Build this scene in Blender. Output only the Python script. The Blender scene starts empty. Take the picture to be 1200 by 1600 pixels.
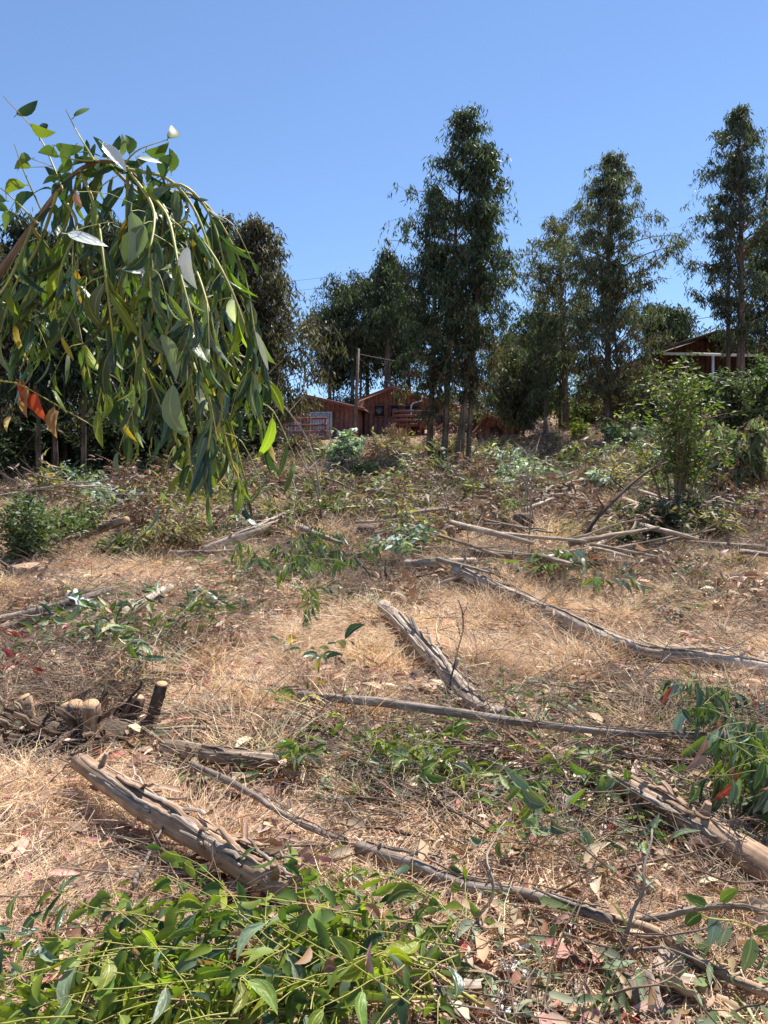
import bpy, math, random
import numpy as np
from mathutils import Vector, Matrix

random.seed(7)
R = np.random.default_rng(7)
sc = bpy.context.scene
COL = sc.collection
FPX = 1209.0                      # focal length in photograph pixels
EYE = 1.6

# ------------------------------------------------------------------ camera
cam_d = bpy.data.cameras.new('camera')
cam = bpy.data.objects.new('camera', cam_d)
COL.objects.link(cam)
cam_d.sensor_fit = 'VERTICAL'
cam_d.sensor_height = 24.0
cam_d.lens = 24.0 * FPX / 1600.0
cam_d.clip_start = 0.05
cam_d.clip_end = 3000
cam.location = (0, 0, EYE)
cam.rotation_euler = (math.radians(90), 0, 0)
sc.camera = cam

# ------------------------------------------------------------------ sky, sun, exposure
SUN_DIR = Vector((0.33, 0.42, 1.0)).normalized()         # towards the sun: ahead, a little right, high
el = math.asin(SUN_DIR.z)
az = math.atan2(SUN_DIR.x, SUN_DIR.y)
w = bpy.data.worlds.new('World')
sc.world = w
w.use_nodes = True
nt = w.node_tree
nt.nodes.clear()
sky = nt.nodes.new('ShaderNodeTexSky')
sky.sky_type = 'NISHITA'
sky.sun_disc = False
sky.sun_elevation = el
sky.sun_rotation = az
sky.altitude = 1200
sky.air_density = 1.0
sky.dust_density = 0.0
sky.ozone_density = 4.5
bg = nt.nodes.new('ShaderNodeBackground')
bg.inputs['Strength'].default_value = 0.1
wo = nt.nodes.new('ShaderNodeOutputWorld')
nt.links.new(sky.outputs[0], bg.inputs[0])
nt.links.new(bg.outputs[0], wo.inputs[0])
sl = bpy.data.lights.new('sun', 'SUN')
sl.energy = 5.0
sl.angle = math.radians(0.5)
sl.color = (1.0, 0.955, 0.88)
so = bpy.data.objects.new('sun', sl)
COL.objects.link(so)
so.rotation_euler = SUN_DIR.to_track_quat('Z', 'Y').to_euler()
so.location = (0, 0, 30)
sc.view_settings.view_transform = 'Standard'
sc.view_settings.look = 'None'
sc.view_settings.gamma = 1.0
sc.view_settings.use_curve_mapping = False
sc.view_settings.exposure = 0.98
sc.cycles.use_denoising = True
sc.cycles.max_bounces = 6
sc.cycles.transparent_max_bounces = 4
sc.cycles.caustics_reflective = False
sc.cycles.caustics_refractive = False

# ------------------------------------------------------------------ terrain height
_T = R.random((256, 256))
def vnoise(x, y):
    x = np.asarray(x, float); y = np.asarray(y, float)
    xi = np.floor(x).astype(int); yi = np.floor(y).astype(int)
    fx = x - xi; fy = y - yi
    fx = fx * fx * (3 - 2 * fx); fy = fy * fy * (3 - 2 * fy)
    a = _T[xi & 255, yi & 255]; b = _T[(xi + 1) & 255, yi & 255]
    c = _T[xi & 255, (yi + 1) & 255]; d = _T[(xi + 1) & 255, (yi + 1) & 255]
    return (a * (1 - fx) + b * fx) * (1 - fy) + (c * (1 - fx) + d * fx) * fy - 0.5

def Hbase(x, y):
    x = np.asarray(x, float); y = np.asarray(y, float)
    yc = np.clip(y, 0, 40)
    z = 0.1 * yc + 0.0012 * yc * yc
    z = np.where(y > 40, z + 1.96 * (1 - np.exp(-(np.maximum(y, 40) - 40) / 10)), z)
    z = np.where(y < 0, 0.1 * np.maximum(y, -40), z)
    xs = 20 * np.tanh(np.logaddexp(0, (x - 3.5) * 1.5) / 1.5 / 20)
    z = z + 0.0058 * xs * np.clip(y, 0, 36)
    xl = 20 * np.tanh(np.maximum(-x, 0) / 20)
    z = z - 0.0008 * xl * np.clip(y, 0, 36)
    return z

def H(x, y):
    x = np.asarray(x, float); y = np.asarray(y, float)
    n = 0.17 * vnoise(x * .35 + 9.2, y * .35 + 3.1) + 0.13 * vnoise(x * .9 + 1.2, y * .9 + 7.7) \
        + 0.09 * vnoise(x * 2.3 + 5, y * 2.3 + 2) + 0.045 * vnoise(x * 6.1, y * 6.1 + 4) + 0.015 * vnoise(x * 15, y * 15)
    fade = np.clip((np.hypot(x, y) - 1.0) / 4, 0.15, 1) * np.clip((38 - y) / 10, .2, 1)
    return Hbase(x, y) + n * fade

def Hs(x, y):
    return float(H(np.array([x]), np.array([y]))[0])

def Wp(px, py, y):
    """world point at depth y behind photograph pixel (px, py)"""
    return Vector(((px - 600) / FPX * y, y, EYE - (py - 800) / FPX * y))

def G(px, py, lift=0.0, ymax=60):
    """where the sight line through a pixel meets the ground raised by lift"""
    dx = (px - 600) / FPX; dz = -(py - 800) / FPX
    ys = np.concatenate([np.linspace(1.2, 8, 500), np.linspace(8, ymax, 900)])
    z = EYE + dz * ys
    g = H(dx * ys, ys) + lift
    k = np.nonzero(z <= g)[0]
    if len(k) == 0:
        y = ymax * .6
        return Vector((dx * y, y, Hs(dx * y, y) + lift))
    y = ys[k[0]]
    return Vector((dx * y, y, Hs(dx * y, y) + lift))

def pix(x, y, z):
    return 600 + FPX * x / y, 800 - FPX * (z - EYE) / y

# ------------------------------------------------------------------ materials
def new_mat(name):
    m = bpy.data.materials.new(name)
    m.use_nodes = True
    return m, m.node_tree, m.node_tree.nodes['Principled BSDF'], m.node_tree.nodes['Material Output']

def ramp(nt_, stops, interp='LINEAR'):
    r = nt_.nodes.new('ShaderNodeValToRGB')
    r.color_ramp.interpolation = interp
    e = r.color_ramp.elements
    e[0].position, e[0].color = stops[0][0], (*stops[0][1], 1)
    e[1].position, e[1].color = stops[-1][0], (*stops[-1][1], 1)
    for p, c in stops[1:-1]:
        q = e.new(p); q.color = (*c, 1)
    return r

def noise(nt_, scale, detail=5, rough=.55, vec=None, dist=0):
    n = nt_.nodes.new('ShaderNodeTexNoise')
    n.inputs['Scale'].default_value = scale
    n.inputs['Detail'].default_value = detail
    n.inputs['Roughness'].default_value = rough
    n.inputs['Distortion'].default_value = dist
    if vec is not None: nt_.links.new(vec, n.inputs['Vector'])
    return n

def bump(nt_, h, strength, dist, bsdf):
    b = nt_.nodes.new('ShaderNodeBump')
    b.inputs['Strength'].default_value = strength
    b.inputs['Distance'].default_value = dist
    nt_.links.new(h, b.inputs['Height'])
    nt_.links.new(b.outputs[0], bsdf.inputs['Normal'])
    return b

def leaf_material(name, rough=.52, trans=.3, tint=(1.5, 1.7, .55), spec=.3):
    m, t, p, out = new_mat(name)
    a = t.nodes.new('ShaderNodeAttribute'); a.attribute_name = 'Col'
    n = noise(t, 14, 3)
    co = t.nodes.new('ShaderNodeTexCoord')
    t.links.new(co.outputs['Object'], n.inputs['Vector'])
    r = ramp(t, [(.3, (.75, .75, .75)), (.7, (1.2, 1.2, 1.15))])
    t.links.new(n.outputs[0], r.inputs[0])
    mx = t.nodes.new('ShaderNodeMix'); mx.data_type = 'RGBA'; mx.blend_type = 'MULTIPLY'; mx.inputs[0].default_value = 1
    t.links.new(a.outputs['Color'], mx.inputs[6]); t.links.new(r.outputs[0], mx.inputs[7])
    t.links.new(mx.outputs[2], p.inputs['Base Color'])
    p.inputs['Roughness'].default_value = rough
    p.inputs['Specular IOR Level'].default_value = spec
    tr = t.nodes.new('ShaderNodeBsdfTranslucent')
    m2 = t.nodes.new('ShaderNodeMix'); m2.data_type = 'RGBA'; m2.blend_type = 'MULTIPLY'; m2.inputs[0].default_value = 1
    t.links.new(mx.outputs[2], m2.inputs[6]); m2.inputs[7].default_value = (*tint, 1)
    t.links.new(m2.outputs[2], tr.inputs['Color'])
    ms = t.nodes.new('ShaderNodeMixShader'); ms.inputs[0].default_value = trans
    t.links.new(p.outputs[0], ms.inputs[1]); t.links.new(tr.outputs[0], ms.inputs[2])
    t.links.new(ms.outputs[0], out.inputs['Surface'])
    return m

def near_leaf_material(name, c_top, c_rib, rough=.34, trans=.22, tint=(1.6, 1.9, .5), spots=(.25, .16, .06), rand=.35, spec=.5):
    m, t, p, out = new_mat(name)
    uv = t.nodes.new('ShaderNodeUVMap'); uv.uv_map = 'UVMap'
    sep = t.nodes.new('ShaderNodeSeparateXYZ'); t.links.new(uv.outputs[0], sep.inputs[0])
    sb = t.nodes.new('ShaderNodeMath'); sb.operation = 'SUBTRACT'; sb.inputs[1].default_value = .5
    t.links.new(sep.outputs['Y'], sb.inputs[0])
    ab = t.nodes.new('ShaderNodeMath'); ab.operation = 'ABSOLUTE'; t.links.new(sb.outputs[0], ab.inputs[0])
    rr = ramp(t, [(.0, (1, 1, 1)), (.035, (.8, .8, .8)), (.07, (0, 0, 0)), (.46, (0, 0, 0)), (.5, (.5, .5, .5))])
    t.links.new(ab.outputs[0], rr.inputs[0])
    oi = t.nodes.new('ShaderNodeObjectInfo')
    hv = t.nodes.new('ShaderNodeHueSaturation'); hv.inputs['Color'].default_value = (*c_top, 1)
    mr = t.nodes.new('ShaderNodeMapRange'); mr.inputs[3].default_value = 1 - rand; mr.inputs[4].default_value = 1 + rand * 1.3
    t.links.new(oi.outputs['Random'], mr.inputs[0]); t.links.new(mr.outputs[0], hv.inputs['Value'])
    mh = t.nodes.new('ShaderNodeMapRange'); mh.inputs[3].default_value = .475; mh.inputs[4].default_value = .52
    ml = t.nodes.new('ShaderNodeMath'); ml.operation = 'MULTIPLY'; ml.inputs[1].default_value = 7.31
    fr = t.nodes.new('ShaderNodeMath'); fr.operation = 'FRACT'
    t.links.new(oi.outputs['Random'], ml.inputs[0]); t.links.new(ml.outputs[0], fr.inputs[0]); t.links.new(fr.outputs[0], mh.inputs[0])
    t.links.new(mh.outputs[0], hv.inputs['Hue'])
    n = noise(t, 9, 5, .6, uv.outputs[0])
    rs = ramp(t, [(.6, (0, 0, 0)), (.72, (1, 1, 1))]); t.links.new(n.outputs[0], rs.inputs[0])
    mx0 = t.nodes.new('ShaderNodeMix'); mx0.data_type = 'RGBA'
    t.links.new(rs.outputs[0], mx0.inputs[0]); t.links.new(hv.outputs[0], mx0.inputs[6]); mx0.inputs[7].default_value = (*spots, 1)
    mx = t.nodes.new('ShaderNodeMix'); mx.data_type = 'RGBA'
    t.links.new(rr.outputs[0], mx.inputs[0]); t.links.new(mx0.outputs[2], mx.inputs[6]); mx.inputs[7].default_value = (*c_rib, 1)
    t.links.new(mx.outputs[2], p.inputs['Base Color'])
    p.inputs['Roughness'].default_value = rough
    p.inputs['Specular IOR Level'].default_value = spec
    wv = noise(t, 4, 2, .5, uv.outputs[0]); bump(t, wv.outputs[0], .4, .01, p)
    tr = t.nodes.new('ShaderNodeBsdfTranslucent')
    m2 = t.nodes.new('ShaderNodeMix'); m2.data_type = 'RGBA'; m2.blend_type = 'MULTIPLY'; m2.inputs[0].default_value = 1
    t.links.new(mx.outputs[2], m2.inputs[6]); m2.inputs[7].default_value = (*tint, 1)
    t.links.new(m2.outputs[2], tr.inputs['Color'])
    ms = t.nodes.new('ShaderNodeMixShader'); ms.inputs[0].default_value = trans
    t.links.new(p.outputs[0], ms.inputs[1]); t.links.new(tr.outputs[0], ms.inputs[2])
    t.links.new(ms.outputs[0], out.inputs['Surface'])
    return m

def bark_material(name, cols, su=2.5, sv=26, rough=.85, bmp=.6):
    """bark streaked along the length: UV x runs along the stem in metres, y round it in metres"""
    m, t, p, out = new_mat(name)
    uv = t.nodes.new('ShaderNodeUVMap'); uv.uv_map = 'UVMap'
    mp = t.nodes.new('ShaderNodeMapping'); mp.inputs['Scale'].default_value = (su, sv, 1)
    oi = t.nodes.new('ShaderNodeObjectInfo')
    t.links.new(oi.outputs['Random'], mp.inputs['Location'])
    t.links.new(uv.outputs[0], mp.inputs['Vector'])
    n = noise(t, 1.0, 8, .62, mp.outputs[0], .35)
    r = ramp(t, [(.3 + .4 * i / (len(cols) - 1), c) for i, c in enumerate(cols)])
    t.links.new(n.outputs[0], r.inputs[0])
    n2 = noise(t, 7, 4, .6, uv.outputs[0])
    r2 = ramp(t, [(.35, (.6, .56, .52)), (.65, (1.15, 1.1, 1.05))]); t.links.new(n2.outputs[0], r2.inputs[0])
    mx = t.nodes.new('ShaderNodeMix'); mx.data_type = 'RGBA'; mx.blend_type = 'MULTIPLY'; mx.inputs[0].default_value = 1
    t.links.new(r.outputs[0], mx.inputs[6]); t.links.new(r2.outputs[0], mx.inputs[7])
    t.links.new(mx.outputs[2], p.inputs['Base Color'])
    p.inputs['Roughness'].default_value = rough
    p.inputs['Specular IOR Level'].default_value = .25
    bump(t, n.outputs[0], bmp, .02, p)
    return m

def plain_material(name, col, rough=.8, var=.25, scale=6, bmp=.2, coord='Object', spec=.3):
    m, t, p, out = new_mat(name)
    co = t.nodes.new('ShaderNodeTexCoord')
    n = noise(t, scale, 6, .6, co.outputs[coord])
    lo = tuple(c * (1 - var) for c in col); hi = tuple(min(1, c * (1 + var)) for c in col)
    r = ramp(t, [(.3, lo), (.7, hi)]); t.links.new(n.outputs[0], r.inputs[0])
    t.links.new(r.outputs[0], p.inputs['Base Color'])
    p.inputs['Roughness'].default_value = rough
    p.inputs['Specular IOR Level'].default_value = spec
    if bmp: bump(t, n.outputs[0], bmp, .03, p)
    return m

M = {}
M['leaf'] = leaf_material('foliage_leaves')
M['dryleaf'] = leaf_material('dry_leaves', .6, .15, (1.2, .9, .6), .3)
M['straw'] = leaf_material('straw_blades', .55, .3, (1.15, .95, .7), .3)
def vary(m, lo, hi):
    t = m.node_tree; oi = t.nodes.new('ShaderNodeObjectInfo')
    r = ramp(t, [(0, lo), (.5, (1, 1, 1)), (1, hi)]); t.links.new(oi.outputs['Random'], r.inputs[0])
    for n_ in list(t.nodes):
        if n_.type == 'MIX' and n_.data_type == 'RGBA' and n_.inputs[6].links and n_.inputs[6].links[0].from_node.type == 'ATTRIBUTE':
            a = n_.inputs[6].links[0].from_node
            x = t.nodes.new('ShaderNodeMix'); x.data_type = 'RGBA'; x.blend_type = 'MULTIPLY'; x.inputs[0].default_value = 1
            t.links.new(a.outputs['Color'], x.inputs[6]); t.links.new(r.outputs[0], x.inputs[7]); t.links.new(x.outputs[2], n_.inputs[6])
vary(M['straw'], (.62, .55, .5), (1.12, 1.1, .98))
M['nl_green'] = near_leaf_material('leaf_green', (.105, .158, .032), (.32, .34, .08), .45, .22, spec=.32)
M['nl_dark'] = near_leaf_material('leaf_dark_green', (.034, .068, .032), (.16, .21, .08), .33, .16, spec=.5)
M['nl_grey'] = near_leaf_material('leaf_grey_green', (.15, .20, .12), (.30, .34, .18), .45, .16, spec=.35)
M['nl_lime'] = near_leaf_material('leaf_lime', (.21, .26, .035), (.40, .42, .10), .42, .38, spec=.3)
M['nl_yellow'] = near_leaf_material('leaf_yellow', (.36, .27, .035), (.45, .38, .1), .45, .35, (1.3, 1.2, .5))
M['nl_red'] = near_leaf_material('leaf_red', (.26, .055, .035), (.4, .2, .12), .5, .3, (1.5, .8, .6))
M['nl_pink'] = near_leaf_material('leaf_pink', (.50, .25, .21), (.6, .4, .3), .5, .15, (1.2, 1, .8), (.3, .12, .1))
M['nl_brown'] = near_leaf_material('leaf_brown', (.27, .15, .085), (.36, .24, .14), .55, .15, (1.2, 1, .7), (.12, .07, .04))
M['nl_tan'] = near_leaf_material('leaf_tan', (.50, .36, .24), (.6, .48, .33), .55, .15, (1.2, 1, .7), (.3, .18, .1))
M['nl_glint'] = near_leaf_material('leaf_glint_pale', (.62, .67, .64), (.7, .7, .6), .3, .1, (1.1, 1.1, .9), (.4, .42, .36), .12)  # near-white leaves: glossy highlights painted in as leaf colour
M['nl_glauc'] = near_leaf_material('leaf_blue_green', (.20, .28, .25), (.36, .4, .3), .38, .12, (1.2, 1.4, .8))
M['bark_log'] = bark_material('log_bark', [(.05, .036, .026), (.17, .12, .085), (.37, .29, .22), (.56, .48, .40)], 1.3, 34, .85, .9)
M['bark_tan'] = bark_material('log_bark_tan', [(.14, .09, .06), (.32, .21, .14), (.46, .32, .22), (.55, .45, .35)], 1.0, 22, .75, .4)
M['bark_grey'] = bark_material('stick_bark_grey', [(.10, .08, .07), (.22, .18, .15), (.33, .28, .24), (.44, .39, .34)], 4, 40)
M['bark_dark'] = bark_material('bark_dark', [(.035, .026, .02), (.08, .058, .043), (.14, .10, .078), (.22, .17, .135)], 2.5, 14)
M['bark_tree'] = bark_material('standing_bark', [(.05, .037, .03), (.11, .08, .065), (.18, .135, .11), (.27, .22, .18)], 1.4, 9)
M['bark_pale'] = bark_material('bleached_wood', [(.16, .12, .09), (.34, .27, .21), (.50, .42, .35), (.62, .55, .48)], 1.4, 34, .85, .5)
M['twig_yellow'] = bark_material('fresh_twig', [(.22, .23, .05), (.34, .34, .08), (.45, .43, .14), (.5, .46, .2)], 6, 60, .5, .1)
M['twig_brown'] = bark_material('brown_twig', [(.09, .055, .04), (.17, .11, .08), (.24, .17, .12), (.3, .24, .18)], 5, 60, .7, .2)
M['paper'] = plain_material('white_paper', (.72, .73, .75), .7, .12, 20, .3)
M['bluepaper'] = plain_material('pale_blue_plastic', (.5, .6, .72), .4, .2, 20, .3)

def cut_material():
    m, t, p, out = new_mat('cut_wood')
    co = t.nodes.new('ShaderNodeTexCoord')
    wv = t.nodes.new('ShaderNodeTexWave'); wv.wave_type = 'RINGS'; wv.rings_direction = 'Z'
    wv.inputs['Scale'].default_value = 22; wv.inputs['Distortion'].default_value = 1.5; wv.inputs['Detail'].default_value = 3
    t.links.new(co.outputs['Object'], wv.inputs['Vector'])
    r = ramp(t, [(0, (.34, .19, .09)), (1, (.52, .34, .19))])
    t.links.new(wv.outputs[0], r.inputs[0]); t.links.new(r.outputs[0], p.inputs['Base Color'])
    p.inputs['Roughness'].default_value = .75
    return m
M['cut'] = cut_material()

def ground_material():
    m, t, p, out = new_mat('ground_straw_and_soil')
    co = t.nodes.new('ShaderNodeTexCoord')
    n1 = noise(t, .55, 5, .6, co.outputs['Object'])
    n2 = noise(t, 5.5, 8, .65, co.outputs['Object'])
    n3 = noise(t, 60, 6, .7, co.outputs['Object'])
    r1 = ramp(t, [(.32, (.26, .155, .105)), (.45, (.38, .26, .18)), (.62, (.48, .36, .25)), (.75, (.36, .27, .18))])
    r2 = ramp(t, [(.3, (.62, .55, .5)), (.7, (1.25, 1.2, 1.15))])
    r3 = ramp(t, [(.3, (.45, .42, .4)), (.7, (1.35, 1.35, 1.3))])
    t.links.new(n1.outputs[0], r1.inputs[0]); t.links.new(n2.outputs[0], r2.inputs[0]); t.links.new(n3.outputs[0], r3.inputs[0])
    a = t.nodes.new('ShaderNodeMix'); a.data_type = 'RGBA'; a.blend_type = 'MULTIPLY'; a.inputs[0].default_value = .9
    b = t.nodes.new('ShaderNodeMix'); b.data_type = 'RGBA'; b.blend_type = 'MULTIPLY'; b.inputs[0].default_value = .8
    t.links.new(r1.outputs[0], a.inputs[6]); t.links.new(r2.outputs[0], a.inputs[7])
    t.links.new(a.outputs[2], b.inputs[6]); t.links.new(r3.outputs[0], b.inputs[7])
    t.links.new(b.outputs[2], p.inputs['Base Color'])
    p.inputs['Roughness'].default_value = .95
    p.inputs['Specular IOR Level'].default_value = .1
    mx = t.nodes.new('ShaderNodeMath'); mx.operation = 'ADD'
    t.links.new(n2.outputs[0], mx.inputs[0]); t.links.new(n3.outputs[0], mx.inputs[1])
    bump(t, mx.outputs[0], .9, .05, p)
    return m
M['ground'] = ground_material()

# ------------------------------------------------------------------ mesh helpers
LAND = [(140, 1120, 'the dark stump clump'), (290, 1300, 'the thick left log'), (345, 1180, 'the short broken log'), (660, 1010, 'the middle log'), (860, 955, 'the long pale log'), (1120, 1030, 'the tail of the long log'),
        (1030, 1265, 'the reddish right log'), (620, 1100, 'the grey pole'), (900, 1142, 'the right half of the grey pole'), (700, 1375, 'the knobbly branch'), (880, 1415, 'the fork of the knobbly branch'),
        (1100, 1505, 'the lower fork'), (815, 830, 'the dark upright stump'), (572, 840, 'the low stump'), (700, 862, 'the level pole'), (410, 825, 'the splintered log'), (145, 832, 'the straight leaning pole'),
        (1060, 760, 'the tall shrub'), (690, 710, 'the tallest tree'), (950, 690, 'the loose right tree'), (500, 690, 'the left cabin'), (530, 740, 'the blue green bush'), (903, 740, 'the withered bush'), (50, 850, 'the green left bush'),
        (35, 900, 'the brown stump'), (820, 1500, 'the crumpled papers'), (1150, 1200, 'the hanging right branch'), (600, 1180, 'the bright green sprigs'), (820, 1275, 'the broad grey leaves'), (60, 980, 'the pair of left poles'),
        (225, 942, 'the straight left pole'), (330, 950, 'the olive wilted branch'), (480, 1022, 'the lone sprig'), (50, 1265, 'the pale left stick'), (1120, 856, 'the pole under the shrub'), (1010, 1570, 'the curled bark sheet'),
        (577, 750, 'the bright green plant'), (90, 1385, 'the rosy leaf'), (768, 1360, 'the bleached twig'), (1000, 1400, 'the standing grey twig')]
_seen = {}
def where(kind, px, py):
    """what sets this one apart: the landmark it lies by and on which side"""
    ls_ = sorted(LAND, key=lambda q: math.hypot(q[0] - px, (q[1] - py) * 1.5))
    for lx_, ly_, nm in ls_[:4]:
        dx, dy = px - lx_, (py - ly_) * 1.5; r = math.hypot(dx, dy)
        side = ('right of' if dx > 0 else 'left of') if abs(dx) > 2 * abs(dy) else (('below' if dy > 0 else 'beyond') if abs(dy) > 2 * abs(dx) else (('below' if dy > 0 else 'beyond') + ' and ' + ('right of' if dx > 0 else 'left of')))
        for w_ in (('close ' if r < 45 else '') + side + ' ' + nm,):
            if (kind, w_) not in _seen:
                _seen[(kind, w_)] = 1
                return kind + ' ' + w_
    return None

def mk(name, V, faces, mat, col=None, uv=None, parent=None, smooth=False, loc=(0, 0, 0), link=True, midx=None):
    """faces: a list of integer arrays (n,3) or (n,4); uv: per vertex"""
    me = bpy.data.meshes.new(name)
    V = np.asarray(V, np.float32)
    faces = [np.asarray(f, np.int32) for f in faces if len(f)]
    me.vertices.add(len(V)); me.vertices.foreach_set('co', V.ravel())
    li = np.concatenate([f.ravel() for f in faces])
    tot = np.concatenate([np.full(len(f), f.shape[1], np.int32) for f in faces])
    st = np.concatenate([[0], np.cumsum(tot)[:-1]]).astype(np.int32)
    me.loops.add(len(li)); me.loops.foreach_set('vertex_index', li)
    me.polygons.add(len(tot)); me.polygons.foreach_set('loop_start', st)
    try: me.polygons.foreach_set('loop_total', tot)
    except Exception: pass
    if smooth: me.polygons.foreach_set('use_smooth', (tot == 4) if smooth == 'quads' else np.ones(len(tot), bool))
    for m_ in (mat if isinstance(mat, (list, tuple)) else [mat]): me.materials.append(m_)
    if midx is not None: me.polygons.foreach_set('material_index', np.asarray(midx, np.int32))
    if uv is not None:
        l = me.uv_layers.new(name='UVMap'); l.data.foreach_set('uv', np.asarray(uv, np.float32)[li].ravel())
    if col is not None:
        a = me.color_attributes.new('Col', 'FLOAT_COLOR', 'POINT')
        c = np.ones((len(V), 4), np.float32); c[:, :3] = col
        a.data.foreach_set('color', c.ravel())
    me.update(calc_edges=True); me.validate()
    if not link: return me
    o = bpy.data.objects.new(name, me); COL.objects.link(o); o.location = loc
    if parent is not None: o.parent = parent
    return o

def empty(name, loc, rz=0):
    o = bpy.data.objects.new(name, None); COL.objects.link(o)
    o.empty_display_size = .1
    o.location = loc; o.rotation_euler = (0, 0, rz)
    return o

def tag(o, label=None, cat=None, group=None, kind=None):
    if label: o['label'] = label
    if cat: o['category'] = cat
    if group: o['group'] = group
    if kind: o['kind'] = kind
    return o

def inst(name, me, parent, loc=(0, 0, 0)):
    o = bpy.data.objects.new(name, me); COL.objects.link(o); o.location = loc
    o.parent = parent
    return o

class MB:
    """collects tubes and faces of ONE object"""
    def __init__(s): s.V = []; s.F4 = []; s.F3 = []; s.UV = []; s.n = 0
    def add(s, V, f4=None, f3=None, uv=None):
        V = np.asarray(V, float)
        s.V.append(V); s.UV.append(np.zeros((len(V), 2)) if uv is None else np.asarray(uv, float))
        if f4 is not None and len(f4): s.F4.append(np.asarray(f4) + s.n)
        if f3 is not None and len(f3): s.F3.append(np.asarray(f3) + s.n)
        s.n += len(V)
    def tube(s, P, r, sides=6, cap=True, wob=0.0, ridge=0.0, seed=0):
        P = np.asarray([tuple(p) for p in P], float); n = len(P)
        r = np.broadcast_to(np.asarray(r, float), (n,)).copy()
        T = np.gradient(P, axis=0); T /= np.linalg.norm(T, axis=1)[:, None] + 1e-9
        ref = np.array([0, 0, 1.0]) if abs(T[:, 2]).mean() < .8 else np.array([1.0, 0, 0])
        A = np.cross(T, ref); A /= np.linalg.norm(A, axis=1)[:, None] + 1e-9
        B = np.cross(T, A)
        th = np.linspace(0, 2 * np.pi, sides, endpoint=False)
        L = np.concatenate([[0], np.cumsum(np.linalg.norm(np.diff(P, axis=0), axis=1))])
        rr = r[:, None] * np.ones(sides)[None]
        if wob or ridge:
            q = np.random.default_rng(seed + 11)
            ph = q.random(6) * 6.28
            rr = rr * (1 + wob * np.sin(L[:, None] * 7 + ph[0] + 2 * th) + wob * .8 * np.sin(L[:, None] * 17 + ph[1] + th)
                       + ridge * np.sin(5 * th + ph[2] + L[:, None] * 1.1) + ridge * .8 * np.sin(9 * th + ph[3] - L[:, None] * 2)
                       + ridge * .9 * (q.random((n, sides)) - .5))
        V = P[:, None] + rr[..., None] * (np.cos(th)[None, :, None] * A[:, None] + np.sin(th)[None, :, None] * B[:, None])
        uv = np.stack([np.repeat(L[:, None], sides, 1), (np.abs(th / np.pi - 1) * np.pi)[None] * np.maximum(r.max(), .004) * np.ones((n, 1))], -1)
        i = np.arange(n - 1)[:, None] * sides; j = np.arange(sides)[None]; j2 = (j + 1) % sides
        f4 = np.stack([i + j, i + j2, i + sides + j2, i + sides + j], -1).reshape(-1, 4)
        V = V.reshape(-1, 3); uv = uv.reshape(-1, 2); f3 = None
        if cap:
            k = len(V)
            V = np.vstack([V, P[0], P[-1]]); uv = np.vstack([uv, [0, 0], [L[-1], 0]])
            jj = np.arange(sides); jk = (jj + 1) % sides; o = (n - 1) * sides
            f3 = np.vstack([np.stack([jk, jj, np.full(sides, k)], -1), np.stack([o + jj, o + jk, np.full(sides, k + 1)], -1)])
        s.add(V, f4, f3, uv)
    def box(s, c, size, rz=0, M4=None):
        x, y, z = np.array(size) / 2
        V = np.array([(a, b, d) for d in (-z, z) for a, b in ((-x, -y), (x, -y), (x, y), (-x, y))])
        if M4 is not None: V = np.array([tuple(M4 @ Vector(v)) for v in V])
        else:
            ca, sa = math.cos(rz), math.sin(rz)
            V = np.stack([V[:, 0] * ca - V[:, 1] * sa, V[:, 0] * sa + V[:, 1] * ca, V[:, 2]], -1) + np.array(c)
        s.add(V, [(3, 2, 1, 0), (4, 5, 6, 7), (0, 1, 5, 4), (1, 2, 6, 5), (2, 3, 7, 6), (3, 0, 4, 7)], uv=V[:, :2])
    def build(s, name, mat, parent=None, smooth=True, origin=(0, 0, 0), link=True):
        V = np.vstack(s.V) - np.array(origin)
        f = []
        if s.F4: f.append(np.vstack(s.F4))
        if s.F3: f.append(np.vstack(s.F3))
        loc = origin if parent is None else (0, 0, 0)
        return mk(name, V, f, mat, uv=np.vstack(s.UV), parent=parent, smooth='quads' if smooth else False, loc=loc, link=link)

def spline(P, n):
    """Catmull-Rom through the points"""
    P = [Vector(p) for p in P]
    if len(P) == 2: return [P[0].lerp(P[1], i / (n - 1)) for i in range(n)]
    Q = [P[0] * 2 - P[1]] + P + [P[-1] * 2 - P[-2]]
    out = []
    for i in range(n):
        u = i / (n - 1) * (len(P) - 1); k = min(int(u), len(P) - 2); t = u - k
        a, b, c, d = Q[k], Q[k + 1], Q[k + 2], Q[k + 3]
        out.append(.5 * ((2 * b) + (c - a) * t + (2 * a - 5 * b + 4 * c - d) * t * t + (3 * b - a - 3 * c + d) * t ** 3))
    return out

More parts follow.
